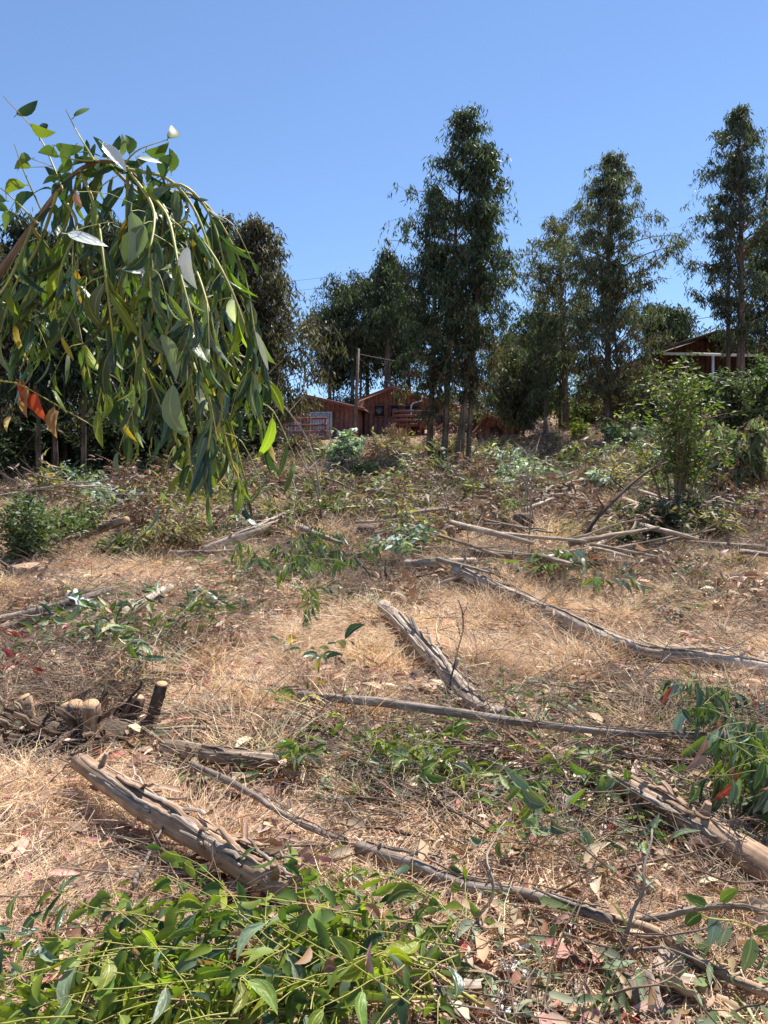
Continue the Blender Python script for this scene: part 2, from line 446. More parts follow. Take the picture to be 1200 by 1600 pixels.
# leaf templates: x along the leaf 0..1, y across, z bend
def leaf_tpl(xs, prof, bend=.15, curve=.0, fold=.25, petiole=False):
    V = []; uv = []; rows = []
    if petiole:
        k = len(V); V += [(-.14, -.035, .0), (-.14, .035, .0)]; uv += [(.0, .5), (.0, .5)]; rows.append((k, None, k + 1))
        k = len(V); V += [(.0, -.035, 0), (.0, .035, 0)]; uv += [(0, .5), (0, .5)]; rows.append((k, None, k + 1))
    for x, h in zip(xs, prof):
        z = -bend * x * x; yc = curve * math.sin(math.pi * x) * 1.0
        k = len(V)
        if h < 1e-6: V.append((x, yc, z)); uv.append((x, .5)); rows.append((k,))
        else:
            V += [(x, yc - h, z + fold * h * .12), (x, yc, z - .01), (x, yc + h, z + fold * h * .12)]
            uv += [(x, 0), (x, .5), (x, 1)]; rows.append((k, k + 1, k + 2))
    f3 = []; f4 = []
    for a, b in zip(rows, rows[1:]):
        if len(a) == 3 and a[1] is None:
            if len(b) == 3 and b[1] is None: f4.append((a[0], b[0], b[2], a[2]))
            elif len(b) == 1: f3.append((a[0], b[0], a[2]))
            continue
        if len(a) == 1 and len(b) == 3: f3 += [(a[0], b[0], b[1]), (a[0], b[1], b[2])]
        elif len(b) == 1: f3 += [(a[0], b[0], a[1]), (a[1], b[0], a[2])]
        else: f4 += [(a[0], b[0], b[1], a[1]), (a[1], b[1], b[2], a[2])]
    f3 = [(q[0], q[2], q[1]) if False else q for q in f3]
    return np.array(V, float), np.array(f4, int).reshape(-1, 4), np.array(f3, int).reshape(-1, 3), np.array(uv, float)

TPL_FAR = (np.array([(0, 0, 0), (.38, .5, .03), (1, 0, -.1), (.38, -.5, .03)], float), np.zeros((0, 4), int), np.array([(0, 2, 1), (0, 3, 2)]), np.zeros((4, 2)))
TPL_MID = leaf_tpl([0, .25, .6, 1], [0, .46, .42, 0], .18, .15, .8)
TPL_MID2 = leaf_tpl([0, .2, .55, 1], [0, .44, .45, 0], .3, -.3, .5)
NEAR_X = [0, .12, .3, .5, .7, .87, 1]
NEAR_P = [0, .30, .47, .5, .40, .2, 0]
NEAR_VARS = [leaf_tpl(NEAR_X, NEAR_P, b, c, f, True) for b, c, f in
             ((.12, .35, 1.2), (.38, -.4, .8), (-.08, .5, 1.6), (.55, .25, .6), (.25, -.6, 1.4))]
NEAR_ROUND = [leaf_tpl(NEAR_X, [0, .40, .55, .52, .4, .2, 0], b, c, f, True) for b, c, f in ((.1, .1, .6), (.25, -.15, .5))]

def leaf_arrays(tpl, base, d, up, L, Wd, col):
    """many leaves at once -> V, f4, f3, col"""
    base = np.asarray(base, float); d = np.asarray(d, float); up = np.asarray(up, float)
    d = d / (np.linalg.norm(d, axis=1)[:, None] + 1e-9)
    s = np.cross(up, d); s /= np.linalg.norm(s, axis=1)[:, None] + 1e-9
    n = np.cross(d, s)
    tv, t4, t3, tuv = tpl
    L = np.broadcast_to(L, (len(base),)); Wd = np.broadcast_to(Wd, (len(base),))
    V = base[:, None] + tv[None, :, :1] * (d * L[:, None])[:, None] + tv[None, :, 1:2] * (s * Wd[:, None])[:, None] + tv[None, :, 2:3] * (n * L[:, None])[:, None]
    k = np.arange(len(base))[:, None, None] * len(tv)
    f4 = (t4[None] + k).reshape(-1, 4); f3 = (t3[None] + k).reshape(-1, 3)
    C = np.repeat(np.asarray(col, float), len(tv), axis=0)
    uv = np.tile(tuv, (len(base), 1))
    return V.reshape(-1, 3), f4, f3, C, uv

def foliage(name, tpl, base, d, up, L, Wd, col, parent, mat='leaf', link=True):
    V, f4, f3, C, uv = leaf_arrays(tpl, base, d, up, L, Wd, col)
    fs = [f for f in (f4, f3) if len(f)]
    o = mk(name, V, fs, M[mat], col=C, uv=uv, parent=parent, link=link)
    if link: o['kind'] = 'stuff'
    return o

def palette(n, cols, wts=None, var=.25, rng=R):
    cols = np.array(cols, float)
    k = rng.choice(len(cols), n, p=None if wts is None else np.array(wts) / sum(wts))
    return np.clip(cols[k] * (1 + var * (rng.random((n, 1)) * 2 - 1)) * (1 + .08 * (rng.random((n, 3)) * 2 - 1)), 0, 1)

def rdir(n, zmean, zs, rng=R):
    a = rng.random(n) * 2 * np.pi
    z = zmean + zs * rng.standard_normal(n)
    v = np.stack([np.cos(a), np.sin(a), z], -1)
    return v / np.linalg.norm(v, axis=1)[:, None]

# ------------------------------------------------------------------ ground
def graded(a, b, n, c, p):
    t = np.linspace(-1, 1, n)
    s = np.sign(t) * np.abs(t) ** p
    return np.where(s < 0, c + s * (c - a), c + s * (b - c))
def build_ground():
    xs = graded(-260, 260, 520, 0, 3.0)
    yn = np.concatenate([np.linspace(-60, 0.5, 14), 0.5 + 399.5 * np.linspace(0, 1, 620)[1:] ** 3.0])
    X, Y = np.meshgrid(xs, yn)
    Z = H(X, Y)
    V = np.stack([X, Y, Z], -1).reshape(-1, 3)
    nx, ny = len(xs), len(yn)
    i = (np.arange(ny - 1)[:, None] * nx + np.arange(nx - 1)[None]).ravel()
    F = np.stack([i, i + 1, i + nx + 1, i + nx], -1)
    o = mk('ground', V, [F], M['ground'], smooth=True)
    tag(o, 'dry sloping hillside of straw and reddish soil', None, None, 'structure')
build_ground()

# ------------------------------------------------------------------ scattering of uncountable stuff
def scatter(name, meshes, P, rot, scl, idx, label):
    pc = bpy.data.collections.new(name + '_sources')
    for i, me in enumerate(meshes):
        o = bpy.data.objects.new('%s_source_%02d' % (name, i), me); pc.objects.link(o)
    me = bpy.data.meshes.new(name)
    me.vertices.add(len(P)); me.vertices.foreach_set('co', np.asarray(P, np.float32).ravel())
    a = me.attributes.new('rot', 'FLOAT_VECTOR', 'POINT'); a.data.foreach_set('vector', np.asarray(rot, np.float32).ravel())
    a = me.attributes.new('scl', 'FLOAT', 'POINT'); a.data.foreach_set('value', np.asarray(scl, np.float32).ravel())
    a = me.attributes.new('idx', 'INT', 'POINT'); a.data.foreach_set('value', np.asarray(idx, np.int32).ravel())
    o = bpy.data.objects.new(name, me); COL.objects.link(o)
    g = bpy.data.node_groups.new(name + '_nodes', 'GeometryNodeTree')
    g.interface.new_socket('Geometry', in_out='INPUT', socket_type='NodeSocketGeometry')
    g.interface.new_socket('Geometry', in_out='OUTPUT', socket_type='NodeSocketGeometry')
    N = g.nodes.new
    gi = N('NodeGroupInput'); go = N('NodeGroupOutput')
    ci = N('GeometryNodeCollectionInfo'); ci.inputs['Collection'].default_value = pc
    ci.inputs['Separate Children'].default_value = True; ci.inputs['Reset Children'].default_value = True
    iop = N('GeometryNodeInstanceOnPoints'); iop.inputs['Pick Instance'].default_value = True
    def na(nm, dt):
        q = N('GeometryNodeInputNamedAttribute'); q.data_type = dt; q.inputs['Name'].default_value = nm
        return [s for s in q.outputs if s.enabled and s.name == 'Attribute'][0]
    l = g.links.new
    l(gi.outputs[0], iop.inputs['Points']); l(ci.outputs[0], iop.inputs['Instance'])
    l(na('idx', 'INT'), iop.inputs['Instance Index']); l(na('rot', 'FLOAT_VECTOR'), iop.inputs['Rotation']); l(na('scl', 'FLOAT'), iop.inputs['Scale'])
    l(iop.outputs[0], go.inputs[0])
    md = o.modifiers.new('scatter', 'NODES'); md.node_group = g
    tag(o, label, None, None, 'stuff')
    return o

def slope_rot(x, y, rz, tilt=.12):
    e = .3
    sx = (H(x + e, y) - H(x - e, y)) / (2 * e); sy = (H(x, y + e) - H(x, y - e)) / (2 * e)
    # rotation XYZ euler: spin about z first is not expressible simply; lean the clump along the slope after the spin
    out = np.zeros((len(x), 3))
    for i in range(len(x)):
        n = Vector((-sx[i], -sy[i], 1)).normalized()
        q = n.to_track_quat('Z', 'Y') @ Matrix.Rotation(rz[i], 4, 'Z').to_quaternion()
        out[i] = q.to_euler()
    return out

def blades(n, spread, hmin, hmax, lmin, lmax, wid, cols, wts, lie, seg=4, heading=None, rng=R):
    """thin curved blades, each a ribbon; lie=1 flat on the ground, 0 upright"""
    a = rng.random(n) * 2 * np.pi; rr = spread * np.sqrt(rng.random(n))
    b = np.stack([rr * np.cos(a), rr * np.sin(a), hmin + (hmax - hmin) * rng.random(n) ** 2 - .01], -1)
    az = rng.random(n) * 2 * np.pi if heading is None else heading + rng.standard_normal(n) * .7
    L = lmin + (lmax - lmin) * rng.random(n)
    e0 = (1 - lie) * 1.3 + rng.standard_normal(n) * .12 + .09
    e1 = e0 - (.3 + rng.random(n) * .9) * (1 - .5 * lie)
    V = np.zeros((n, seg, 2, 3)); p = b.copy()
    azc = az.copy(); turn = rng.standard_normal(n) * .35
    sw = rng.random(n) * 2 * np.pi
    for k in range(seg):
        t = k / (seg - 1)
        e = e0 * (1 - t) + e1 * t
        d = np.stack([np.cos(azc) * np.cos(e), np.sin(azc) * np.cos(e), np.sin(e)], -1)
        s = np.stack([-np.sin(azc), np.cos(azc), np.sin(sw) * .8], -1)
        ww = wid * (.5 + rng.random(n)) * (1 - .75 * t)
        V[:, k, 0] = p - s * ww[:, None] / 2; V[:, k, 1] = p + s * ww[:, None] / 2
        p = p + d * (L / (seg - 1))[:, None]
        p[:, 2] = np.maximum(p[:, 2], -.005 + .012 * rng.random(n))
        azc = azc + turn
    base = (np.arange(n) * seg * 2)[:, None] + (np.arange(seg - 1) * 2)[None]
    F = np.stack([base, base + 1, base + 3, base + 2], -1).reshape(-1, 4)
    C = np.repeat(palette(n, cols, wts, .3, rng), seg * 2, axis=0)
    return V.reshape(-1, 3), F, C

STRAW = [(.74, .58, .40), (.82, .69, .52), (.70, .53, .38), (.54, .39, .28), (.78, .60, .48), (.32, .22, .16)]
SW = [4, 3, 4, 1.6, 3, .8]
def clump_mesh(name, specs, mat='straw'):
    Vs, Fs, Cs, k = [], [], [], 0
    for s in specs:
        V, F, C = blades(**s)
        Vs.append(V); Fs.append(F + k); Cs.append(C); k += len(V)
    return mk(name, np.vstack(Vs), [np.vstack(Fs)], M[mat], col=np.vstack(Cs), link=False)

grass_meshes = []
for i in range(7):
    hd = R.random() * 6.28
    grass_meshes.append(clump_mesh('straw_mat', [
        dict(n=620, spread=.34, hmin=0, hmax=.05, lmin=.10, lmax=.34, wid=.0034, cols=STRAW, wts=SW, lie=.99, heading=hd),
        dict(n=260, spread=.30, hmin=0, hmax=.05, lmin=.08, lmax=.26, wid=.0034, cols=STRAW, wts=SW, lie=.93),
        dict(n=34, spread=.26, hmin=0, hmax=.01, lmin=.08, lmax=.18, wid=.003, cols=STRAW, wts=SW, lie=.45)]))
for i in range(4):
    grass_meshes.append(clump_mesh('straw_tuft', [
        dict(n=170, spread=.14, hmin=0, hmax=.01, lmin=.12, lmax=.34, wid=.003, cols=STRAW, wts=SW, lie=.5, seg=5),
        dict(n=240, spread=.18, hmin=0, hmax=.02, lmin=.10, lmax=.3, wid=.0034, cols=STRAW, wts=SW, lie=.75)]))

for i in range(3):
    grass_meshes.append(clump_mesh('straw_coarse_tuft', [
        dict(n=130, spread=.12, hmin=0, hmax=.01, lmin=.16, lmax=.42, wid=.0055, cols=[(.78, .64, .44), (.66, .50, .34), (.42, .28, .19)], wts=[3, 3, 1.5], lie=.45, seg=5),
        dict(n=110, spread=.22, hmin=0, hmax=.03, lmin=.12, lmax=.4, wid=.005, cols=STRAW, wts=SW, lie=.85)]))

def field_points(y0, y1, dens, margin=.12, rng=R):
    """random ground points inside the part of the hillside the camera looks over"""
    hw = .5 + margin
    n = int(dens * hw * (y1 * y1 - y0 * y0))
    y = np.sqrt(rng.random(n) * (y1 * y1 - y0 * y0) + y0 * y0)
    x = (rng.random(n) * 2 - 1) * hw * y
    x = np.where(rng.random(n) < .04, x * 1.3, x)
    return x, y

def slash_density(x, y):
    """how thick the slash lies, read from where it lies in the field: two bands and some heaps"""
    px, py = pix(x, y, H(x, y) + .05)
    def blob(cx, cy, rx, ry): return np.exp(-(((px - cx) / rx) ** 2 + ((py - cy) / ry) ** 2) ** 1.5)
    edge = py - 60 * vnoise(px * .012 + 5, py * .02) - 34 * vnoise(px * .04, py * .05 + 9)
    d = 1.0 * (edge < 790) + .75 * ((edge >= 790) & (edge < 862)) + .25 * ((edge >= 862) & (edge < 885))
    d = d + blob(850, 1150, 420, 75) + .9 * blob(760, 1230, 260, 60) + .9 * blob(1100, 1230, 170, 140) + blob(110, 990, 170, 75) \
        + .8 * blob(560, 880, 190, 60) + .8 * blob(1020, 860, 180, 55) + .8 * blob(100, 1110, 160, 60) + .7 * blob(900, 1560, 400, 90) + .8 * blob(380, 1500, 330, 110) \
        + .45 * blob(1080, 970, 120, 50) + .5 * blob(350, 1180, 120, 40) + .5 * blob(300, 950, 90, 50) + .4 * blob(600, 930, 60, 40)
    return np.clip(d, 0, 1)

# near straw, thick
gx, gy = field_points(1.3, 9.5, 26)
bare = vnoise(gx * .8 + 3, gy * .8 + 8) + .5
keep = R.random(len(gx)) < np.clip(1.25 - .5 * bare, .35, 1) * (1 - .55 * slash_density(gx, gy))
gx, gy = gx[keep], gy[keep]
gx2, gy2 = field_points(9.5, 30, 7)
k_ = R.random(len(gx2)) < 1 - .55 * slash_density(gx2, gy2)
gx2, gy2 = gx2[k_], gy2[k_]
sc2 = np.ones(len(gx2)) * 1.5
X = np.concatenate([gx, gx2]); Y = np.concatenate([gy, gy2]); S = np.concatenate([.7 + .5 * R.random(len(gx)), sc2 * (.8 + .4 * R.random(len(gx2)))])
tuftn = vnoise(X * .55 + 12, Y * .55 + 1) + .5
idx = np.where(R.random(len(X)) < np.clip((tuftn - .42) * .9, .05, .32) + .25 * (Y > 4), R.integers(7, 11, len(X)), R.integers(0, 7, len(X)))
idx = np.where((Y > 3.6) & (R.random(len(X)) < .16), R.integers(11, 14, len(X)), idx)
RZ = R.random(len(X)) * 6.28
scatter('dry_grass', grass_meshes, np.stack([X, Y, H(X, Y)], -1), slope_rot(X, Y, RZ), S, idx, 'matted dry straw coloured grass covering the hillside')

# leaf litter and twig litter, denser in the slash bands
DRY = [(.30, .17, .10), (.42, .28, .18), (.20, .11, .07), (.50, .30, .24), (.36, .10, .08), (.55, .42, .30), (.12, .07, .05)]
DW = [5, 4, 4, 2.2, .7, 2, 2]
def litter_mesh(name, n, spread, L0, L1, cols, wts, mat, h=.05, green=False):
    a = R.random(n) * 6.28; r = spread * np.sqrt(R.random(n))
    b = np.stack([r * np.cos(a), r * np.sin(a), .01 + h * R.random(n)], -1)
    d = rdir(n, .05, .3); up = rdir(n, 1.4, .6)
    L = L0 + (L1 - L0) * R.random(n)
    V, f4, f3, C, uv = leaf_arrays(TPL_MID2, b, d, up, L, L * (.18 + .18 * R.random(n)), palette(n, cols, wts, .35))
    return mk(name, V, [f4, f3], M[mat], col=C, link=False)
def twig_mesh(name, n, spread, L0, L1, mat, up=.15, r0=.0022):
    b = MB()
    for i in range(n):
        a = random.random() * 6.28; rr = spread * math.sqrt(random.random())
        p = Vector((rr * math.cos(a), rr * math.sin(a), random.uniform(.0, .05)))
        h = random.random() * 6.28; e = random.gauss(up, .22); L = random.uniform(L0, L1)
        d = Vector((math.cos(h) * math.cos(e), math.sin(h) * math.cos(e), math.sin(e)))
        pts = [p]
        for k in range(4):
            d = (d + Vector((random.gauss(0, .16), random.gauss(0, .16), random.gauss(-.03, .12)))).normalized()
            q = pts[-1] + d * L / 4; q.z = max(q.z, .004); pts.append(q)
            if random.random() < .45:
                d2 = (d + Vector((random.gauss(0, .7), random.gauss(0, .7), random.gauss(.1, .3)))).normalized()
                b.tube([q, q + d2 * L * .16, q + d2 * L * .3 + Vector((0, 0, random.gauss(0, .02)))], [r0 * .6, r0 * .45, r0 * .2], 3, False)
        b.tube(pts, [r0 * random.uniform(.7, 1.7) * (1 - .17 * k) for k in range(5)], 4, False)
    return b.build(name, M[mat], link=False)

litter = [litter_mesh('dry_leaf_litter', 60, .3, .04, .12, DRY, DW, 'dryleaf') for _ in range(4)]
litter += [litter_mesh('pink_leaf_litter', 30, .3, .05, .13, [(.5, .24, .2), (.42, .1, .09), (.55, .4, .32), (.3, .12, .1)], [3, 1.5, 3, 2], 'dryleaf') for _ in range(2)]
litter += [litter_mesh('green_leaf_litter', 40, .28, .05, .12, [(.13, .17, .08), (.2, .24, .15), (.26, .29, .2), (.08, .12, .05), (.3, .2, .12)], [3, 3, 2, 2, 2], 'leaf', .07) for _ in range(2)]
NL = len(litter)
tw = [twig_mesh('twig_litter', 26, .35, .15, .6, 'bark_grey') for _ in range(4)] + [twig_mesh('brown_twig_litter', 22, .35, .15, .5, 'twig_brown', .3) for _ in range(3)]

lx, ly = field_points(1.4, 9.5, 46)
lx2, ly2 = field_points(9.5, 30, 7)
lx = np.concatenate([lx, lx2]); ly = np.concatenate([ly, ly2])
dn = slash_density(lx, ly)
k = R.random(len(lx)) < .06 + .7 * dn
lx, ly, dn = lx[k], ly[k], dn[k]
px_, py_ = pix(lx, ly, H(lx, ly))
gw = np.where(py_ < 880, .18, np.where(px_ > 550, .42, .2)) * (dn > .3)
li = np.where(R.random(len(lx)) < gw, R.integers(6, 8, len(lx)), np.where(R.random(len(lx)) < .15, R.integers(4, 6, len(lx)), R.integers(0, 4, len(lx))))
scatter('leaf_litter', litter, np.stack([lx, ly, H(lx, ly) + .035], -1), slope_rot(lx, ly, R.random(len(lx)) * 6.28), (.7 + .5 * R.random(len(lx))) * np.where(ly > 9.5, 1.4, 1), li,
        'scattered dry brown, pink and green eucalyptus leaf litter')
tx, ty = field_points(1.4, 9.5, 34)
tx2, ty2 = field_points(9.5, 30, 7)
tx = np.concatenate([tx, tx2]); ty = np.concatenate([ty, ty2])
dn = slash_density(tx, ty)
k = R.random(len(tx)) < .025 + .5 * dn
tx, ty = tx[k], ty[k]
scatter('twig_litter', tw, np.stack([tx, ty, H(tx, ty) + .05], -1), slope_rot(tx, ty, R.random(len(tx)) * 6.28), (.7 + .6 * R.random(len(tx))) * np.where(ty > 9.5, 1.6, 1), R.integers(0, len(tw), len(tx)),
        'thin dead twigs strewn among the leaves')

# ------------------------------------------------------------------ near leaves as objects of their own
_nl = {}
def near_leaf_mesh(matname, var, rnd=False):
    k = (matname, var, rnd)
    if k not in _nl:
        tv, t4, t3, uv = (NEAR_ROUND if rnd else NEAR_VARS)[var]
        _nl[k] = mk('leaf', tv, [t4, t3], M[matname], uv=uv, smooth=True, link=False)
    return _nl[k]

def place_leaf(parent, base, d, up, L, Wd, matname, rnd=False, var=None, name='leaf'):
    d = Vector(d).normalized(); s = Vector(up).cross(d)
    if s.length < 1e-4: s = Vector((1, 0, 0))
    s.normalize(); n = d.cross(s)
    var = random.randrange(2 if rnd else 5) if var is None else var
    o = bpy.data.objects.new(name, near_leaf_mesh(matname, var, rnd)); COL.objects.link(o)
    Mx = Matrix((( d.x, s.x, n.x), (d.y, s.y, n.y), (d.z, s.z, n.z)))
    o.rotation_euler = Mx.to_euler(); o.scale = (L, Wd, L)
    if parent is not None:
        o.parent = parent; o.location = Vector(base) - parent.location
    else: o.location = base
    return o

def pick(mats):
    ks = list(mats); return random.choices(ks, [mats[k] for k in ks])[0]

STUFF_COL = {'nl_green': (.095, .15, .034), 'nl_dark': (.034, .068, .032), 'nl_grey': (.15, .2, .12), 'nl_lime': (.17, .22, .03),
             'nl_yellow': (.36, .27, .035), 'nl_red': (.36, .055, .035), 'nl_pink': (.5, .25, .21), 'nl_brown': (.27, .15, .085),
             'nl_tan': (.5, .36, .24), 'nl_glint': (.62, .67, .64), 'nl_glauc': (.2, .28, .25)}

class LeafSet:
    """gathers leaves of one thing: the largest in view become parts, the rest one foliage part"""
    def __init__(s, root, limit=300): s.root = root; s.limit = limit; s.L = []
    def add(s, base, d, up, L, W, mat, rnd=False): s.L.append((Vector(base), Vector(d), Vector(up), L, W, mat, rnd))
    def build(s):
        s.L.sort(key=lambda q: -q[3] / max(q[0].y, .5))
        for q in s.L[:s.limit]: place_leaf(s.root, *q[:6], rnd=q[6])
        rest = s.L[s.limit:]
        if rest:
            V, f4, f3, C, uv = leaf_arrays(NEAR_VARS[1], [tuple(q[0] - s.root.location) for q in rest], [tuple(q[1]) for q in rest], [tuple(q[2]) for q in rest],
                                           np.array([q[3] for q in rest]), np.array([q[4] for q in rest]), [STUFF_COL[q[5]] for q in rest])
            o = mk('foliage', V, [f4, f3], M['leaf'], col=C, uv=uv, parent=s.root, smooth=True); o['kind'] = 'stuff'

# ------------------------------------------------------------------ logs, poles and sticks
def ground_path(pts, rad, n=24, sag=.7, jit=.0):
    """pts: pixels (px,py[,extra lift]); the stem lies on the ground along them"""
    K = []
    for p in pts:
        r = rad; up = .045 + .006 * min(G(p[0], p[1]).y, 12)
        q = G(p[0], p[1], up + r * sag + (p[2] if len(p) > 2 else 0))
        K.append(q)
    P = spline(K, n)
    out = []
    for i, p in enumerate(P):
        z = Hs(p.x, p.y) + rad * .6 + .04 + .005 * min(p.y, 12)
        q = Vector((p.x, p.y, max(p.z, z)))
        if jit: q += Vector((random.gauss(0, jit), random.gauss(0, jit), abs(random.gauss(0, jit)) * .6))
        out.append(q)
    for _ in range(2):
        out = [out[0]] + [(out[i - 1] + out[i] * 2 + out[i + 1]) / 4 for i in range(1, len(out) - 1)] + [out[-1]]
    return out

def px_rad(px, py, dpx):
    return dpx / 2 / FPX * G(px, py).y

def ribbon(b, P, nrm, w0, curl=0.0, seg=3):
    """a bark strip: lengthwise points P, normals nrm, width w0, curled across; two sided thickness"""
    P = np.array([tuple(p) for p in P]); n = len(P)
    T = np.gradient(P, axis=0); T /= np.linalg.norm(T, axis=1)[:, None] + 1e-9
    N = np.array([tuple(x) for x in nrm]); S = np.cross(T, N); S /= np.linalg.norm(S, axis=1)[:, None] + 1e-9
    N = np.cross(S, T)
    js = np.linspace(-1, 1, seg + 1)
    ww = w0 * np.array([.35 + .65 * math.sin(math.pi * min(1, max(0, (i + .6) / (n + .2)))) ** .5 for i in range(n)])
    th = .004
    V = []
    for sgn in (1, -1):
        for i in range(n):
            for j in js:
                a = j * curl
                off = S[i] * ww[i] * (math.sin(a) / curl if abs(curl) > .01 else j) * .5 + N[i] * ww[i] * ((1 - math.cos(a)) / curl if abs(curl) > .01 else 0) * .5
                V.append(P[i] + off + N[i] * th * .5 * sgn)
    m = seg + 1; f = []
    for i in range(n - 1):
        for j in range(seg):
            a = i * m + j; f.append((a, a + 1, a + m + 1, a + m)); c = n * m + a; f.append((c, c + m, c + m + 1, c + 1))
        a = i * m; c = n * m + a; f.append((a, a + m, c + m, c)); a += seg; c += seg; f.append((a, c, c + m, a + m))
    uv = np.array([(i * .05, j * w0) for _ in (0, 1) for i in range(n) for j in js])
    b.add(V, f, uv=uv)

def log(name, label, cat, pts, d0, d1, mat='bark_log', strips=6, cut=True, knots=2, n=40, stripmat='bark_grey', jit=.004, group=None, flat=False, cut_both=False):
    """d0,d1: diameters in metres at the two ends"""
    P = ground_path(pts, max(d0, d1) / 2, n, jit=jit)
    org = Vector((P[0].x, P[0].y, Hs(P[0].x, P[0].y)))
    root = empty(name, org)
    tag(root, label, cat, group)
    b = MB(); rr = np.linspace(d0 / 2, d1 / 2, n)
    rr = rr * (1 + .05 * np.sin(np.linspace(0, 9, n) + random.random() * 6))
    b.tube([p - org for p in P], rr, 18 if d0 > .06 else 10, True, .03, .014, seed=random.randrange(999))
    for _ in range(knots):
        k = random.randrange(3, n - 3); T = (P[k + 1] - P[k - 1]).normalized()
        a = random.uniform(.2, 2.9); side = Vector((-T.y, T.x, 0)).normalized()
        dd = (side * math.cos(a) + Vector((0, 0, 1)) * math.sin(a) + T * .4).normalized()
        r = rr[k]; q = P[k] - org
        b.tube([q + dd * r * .5, q + dd * r * 1.25, q + dd * r * random.uniform(1.5, 2.6)], [r * .45, r * .3, r * .22], 7, True, .05, .05)
    b.build('trunk', M[mat], root)
    for e, q, q2, r in ([(0, P[0], P[1], rr[0])] if cut else []) + ([(1, P[-1], P[-2], rr[-1])] if cut_both else []):
        T = (q - q2).normalized(); me = MB()
        me.tube([Vector((0, 0, 0)), Vector((0, 0, .006))], [r * .93, r * .9], 16, True)
        o = me.build('cut_end', M['cut'], root, smooth=False)
        o.location = q - org + T * .001; o.rotation_euler = T.to_track_quat('Z', 'Y').to_euler()
    for i in range(strips):
        k0 = random.randrange(0, max(1, n - 10)); m = random.randrange(7, 20); k1 = min(n, k0 + m)
        a = random.uniform(.35, 2.7); lift = random.uniform(0.002, .012); w_ = rr[k0] * random.uniform(.15, .7)
        pp = []; nn = []
        for j, k in enumerate(range(k0, k1)):
            T = (P[min(k + 1, n - 1)] - P[max(k - 1, 0)]).normalized(); side = Vector((-T.y, T.x, 0)).normalized(); U = T.cross(side) * -1
            U = Vector((0, 0, 1)) - T * T.z; U.normalize()
            aa = a + (j / m) * random.uniform(-.1, .1); dd = side * math.cos(aa) + U * math.sin(aa)
            tip = (j / m) ** 3 * 1.6 if i % 2 else ((m - j) / m) ** 4 * 1.8
            pp.append(P[k] - org + dd * (rr[k] * 1.03 + lift + tip * random.uniform(.4, 1.0) * rr[k] * .9)); nn.append(dd)
        if len(pp) > 3:
            s = MB(); ribbon(s, pp, nn, w_, random.uniform(-1.2, -.3)); s.build('bark_strip', M[random.choice([stripmat, mat, 'bark_grey'])], root)
    return root

def G0(px, py): return G(px, py)
log('felled_log', 'thick tan log in the lower left straw, near end shaggy with grey bark', 'log',
    [(125, 1192, .06), (210, 1252, .05), (300, 1305, .04), (380, 1355, .02), (462, 1400)],   .085, .115, 'bark_tan', 22, False, 3, 48, 'bark_pale')
log('felled_log', 'short dark broken log between the stump clump and the green sprigs', 'log', [(255, 1168), (340, 1182), (440, 1192)], .085, .08, 'bark_log', 7, False, 1, 30)
log('felled_log', 'pale peeling log pointing down the slope in the middle of the straw', 'log',
    [(600, 948, .03), (650, 1000), (700, 1055), (740, 1100), (790, 1122)], .11, .095, 'bark_pale', 16, True, 3, 48, 'bark_pale')
log('felled_log', 'long pale log running down to the right from beside the mossy cut end', 'log',
    [(712, 893), (800, 932), (900, 975), (1000, 1018), (1100, 1030), (1230, 1052)], .125, .085, 'bark_pale', 18, True, 4, 60, 'bark_pale')
log('felled_log', 'thick reddish tan log sloping out of the right edge above the shadow', 'log',
    [(868, 1180), (940, 1212), (1010, 1245), (1100, 1300), (1240, 1385)], .085, .12, 'bark_tan', 14, False, 3, 54, 'bark_grey')
log('pole', 'thin grey pole lying across the slope below the middle log', 'pole', [(470, 1088, .07), (600, 1100, .09), (720, 1116, .1), (850, 1135, .1), (1000, 1148, .1), (1150, 1152, .1)], .052, .03, 'bark_grey', 3, True, 4, 60)
log('pole', 'long thin pale pole lying level above the cut pole', 'pole', [(570, 855), (700, 862), (830, 873), (940, 879), (1050, 883)], .085, .05, 'bark_log', 5, True, 3, 50)
log('pole', 'short cut pole lying just under the long level pole', 'pole', [(635, 882), (690, 881), (742, 879)], .11, .10, 'bark_pale', 3, True, 1, 24)
log('pole', 'grey pole entering from the left edge, upper one of the pair', 'pole', [(-30, 975), (60, 955), (130, 935), (175, 921)], .07, .06, 'bark_grey', 3, False, 2, 30)
log('pole', 'grey pole entering from the left edge, lower one of the pair', 'pole', [(-30, 990), (50, 972), (120, 958)], .075, .06, 'bark_log', 3, False, 2, 30)
log('pole', 'straight pale pole rising out of the leafy heap at left', 'pole', [(185, 962), (225, 942), (265, 918)], .085, .075, 'bark_pale', 2, True, 1, 24)
log('pole', 'straight pole leaning on the brush beyond the left bush', 'pole', [(92, 850, .0), (145, 832, .12), (197, 813, .28)], .1, .09, 'bark_log', 2, True, 1, 24, cut_both=True)
log('felled_log', 'splintered pinkish log rising to the right behind the green sprigs', 'log', [(318, 863), (400, 830, .1), (450, 808, .1), (500, 787, .15)], .14, .12, 'bark_pale', 16, False, 3, 36, 'bark_pale')
log('pole', 'dark level pole lying left of the splintered log', 'pole', [(262, 865), (310, 867), (372, 866)], .09, .08, 'bark_log', 1, False, 1, 24)
log('pole', 'pale pole lying left of the dark stump', 'pole', [(690, 803), (760, 810), (835, 817)], .09, .07, 'bark_pale', 1, True, 1, 24)
log('pole', 'grey pole on the ground under the tall shrub at right', 'pole', [(1020, 850), (1120, 856), (1230, 862)], .11, .09, 'bark_log', 3, False, 2, 30)
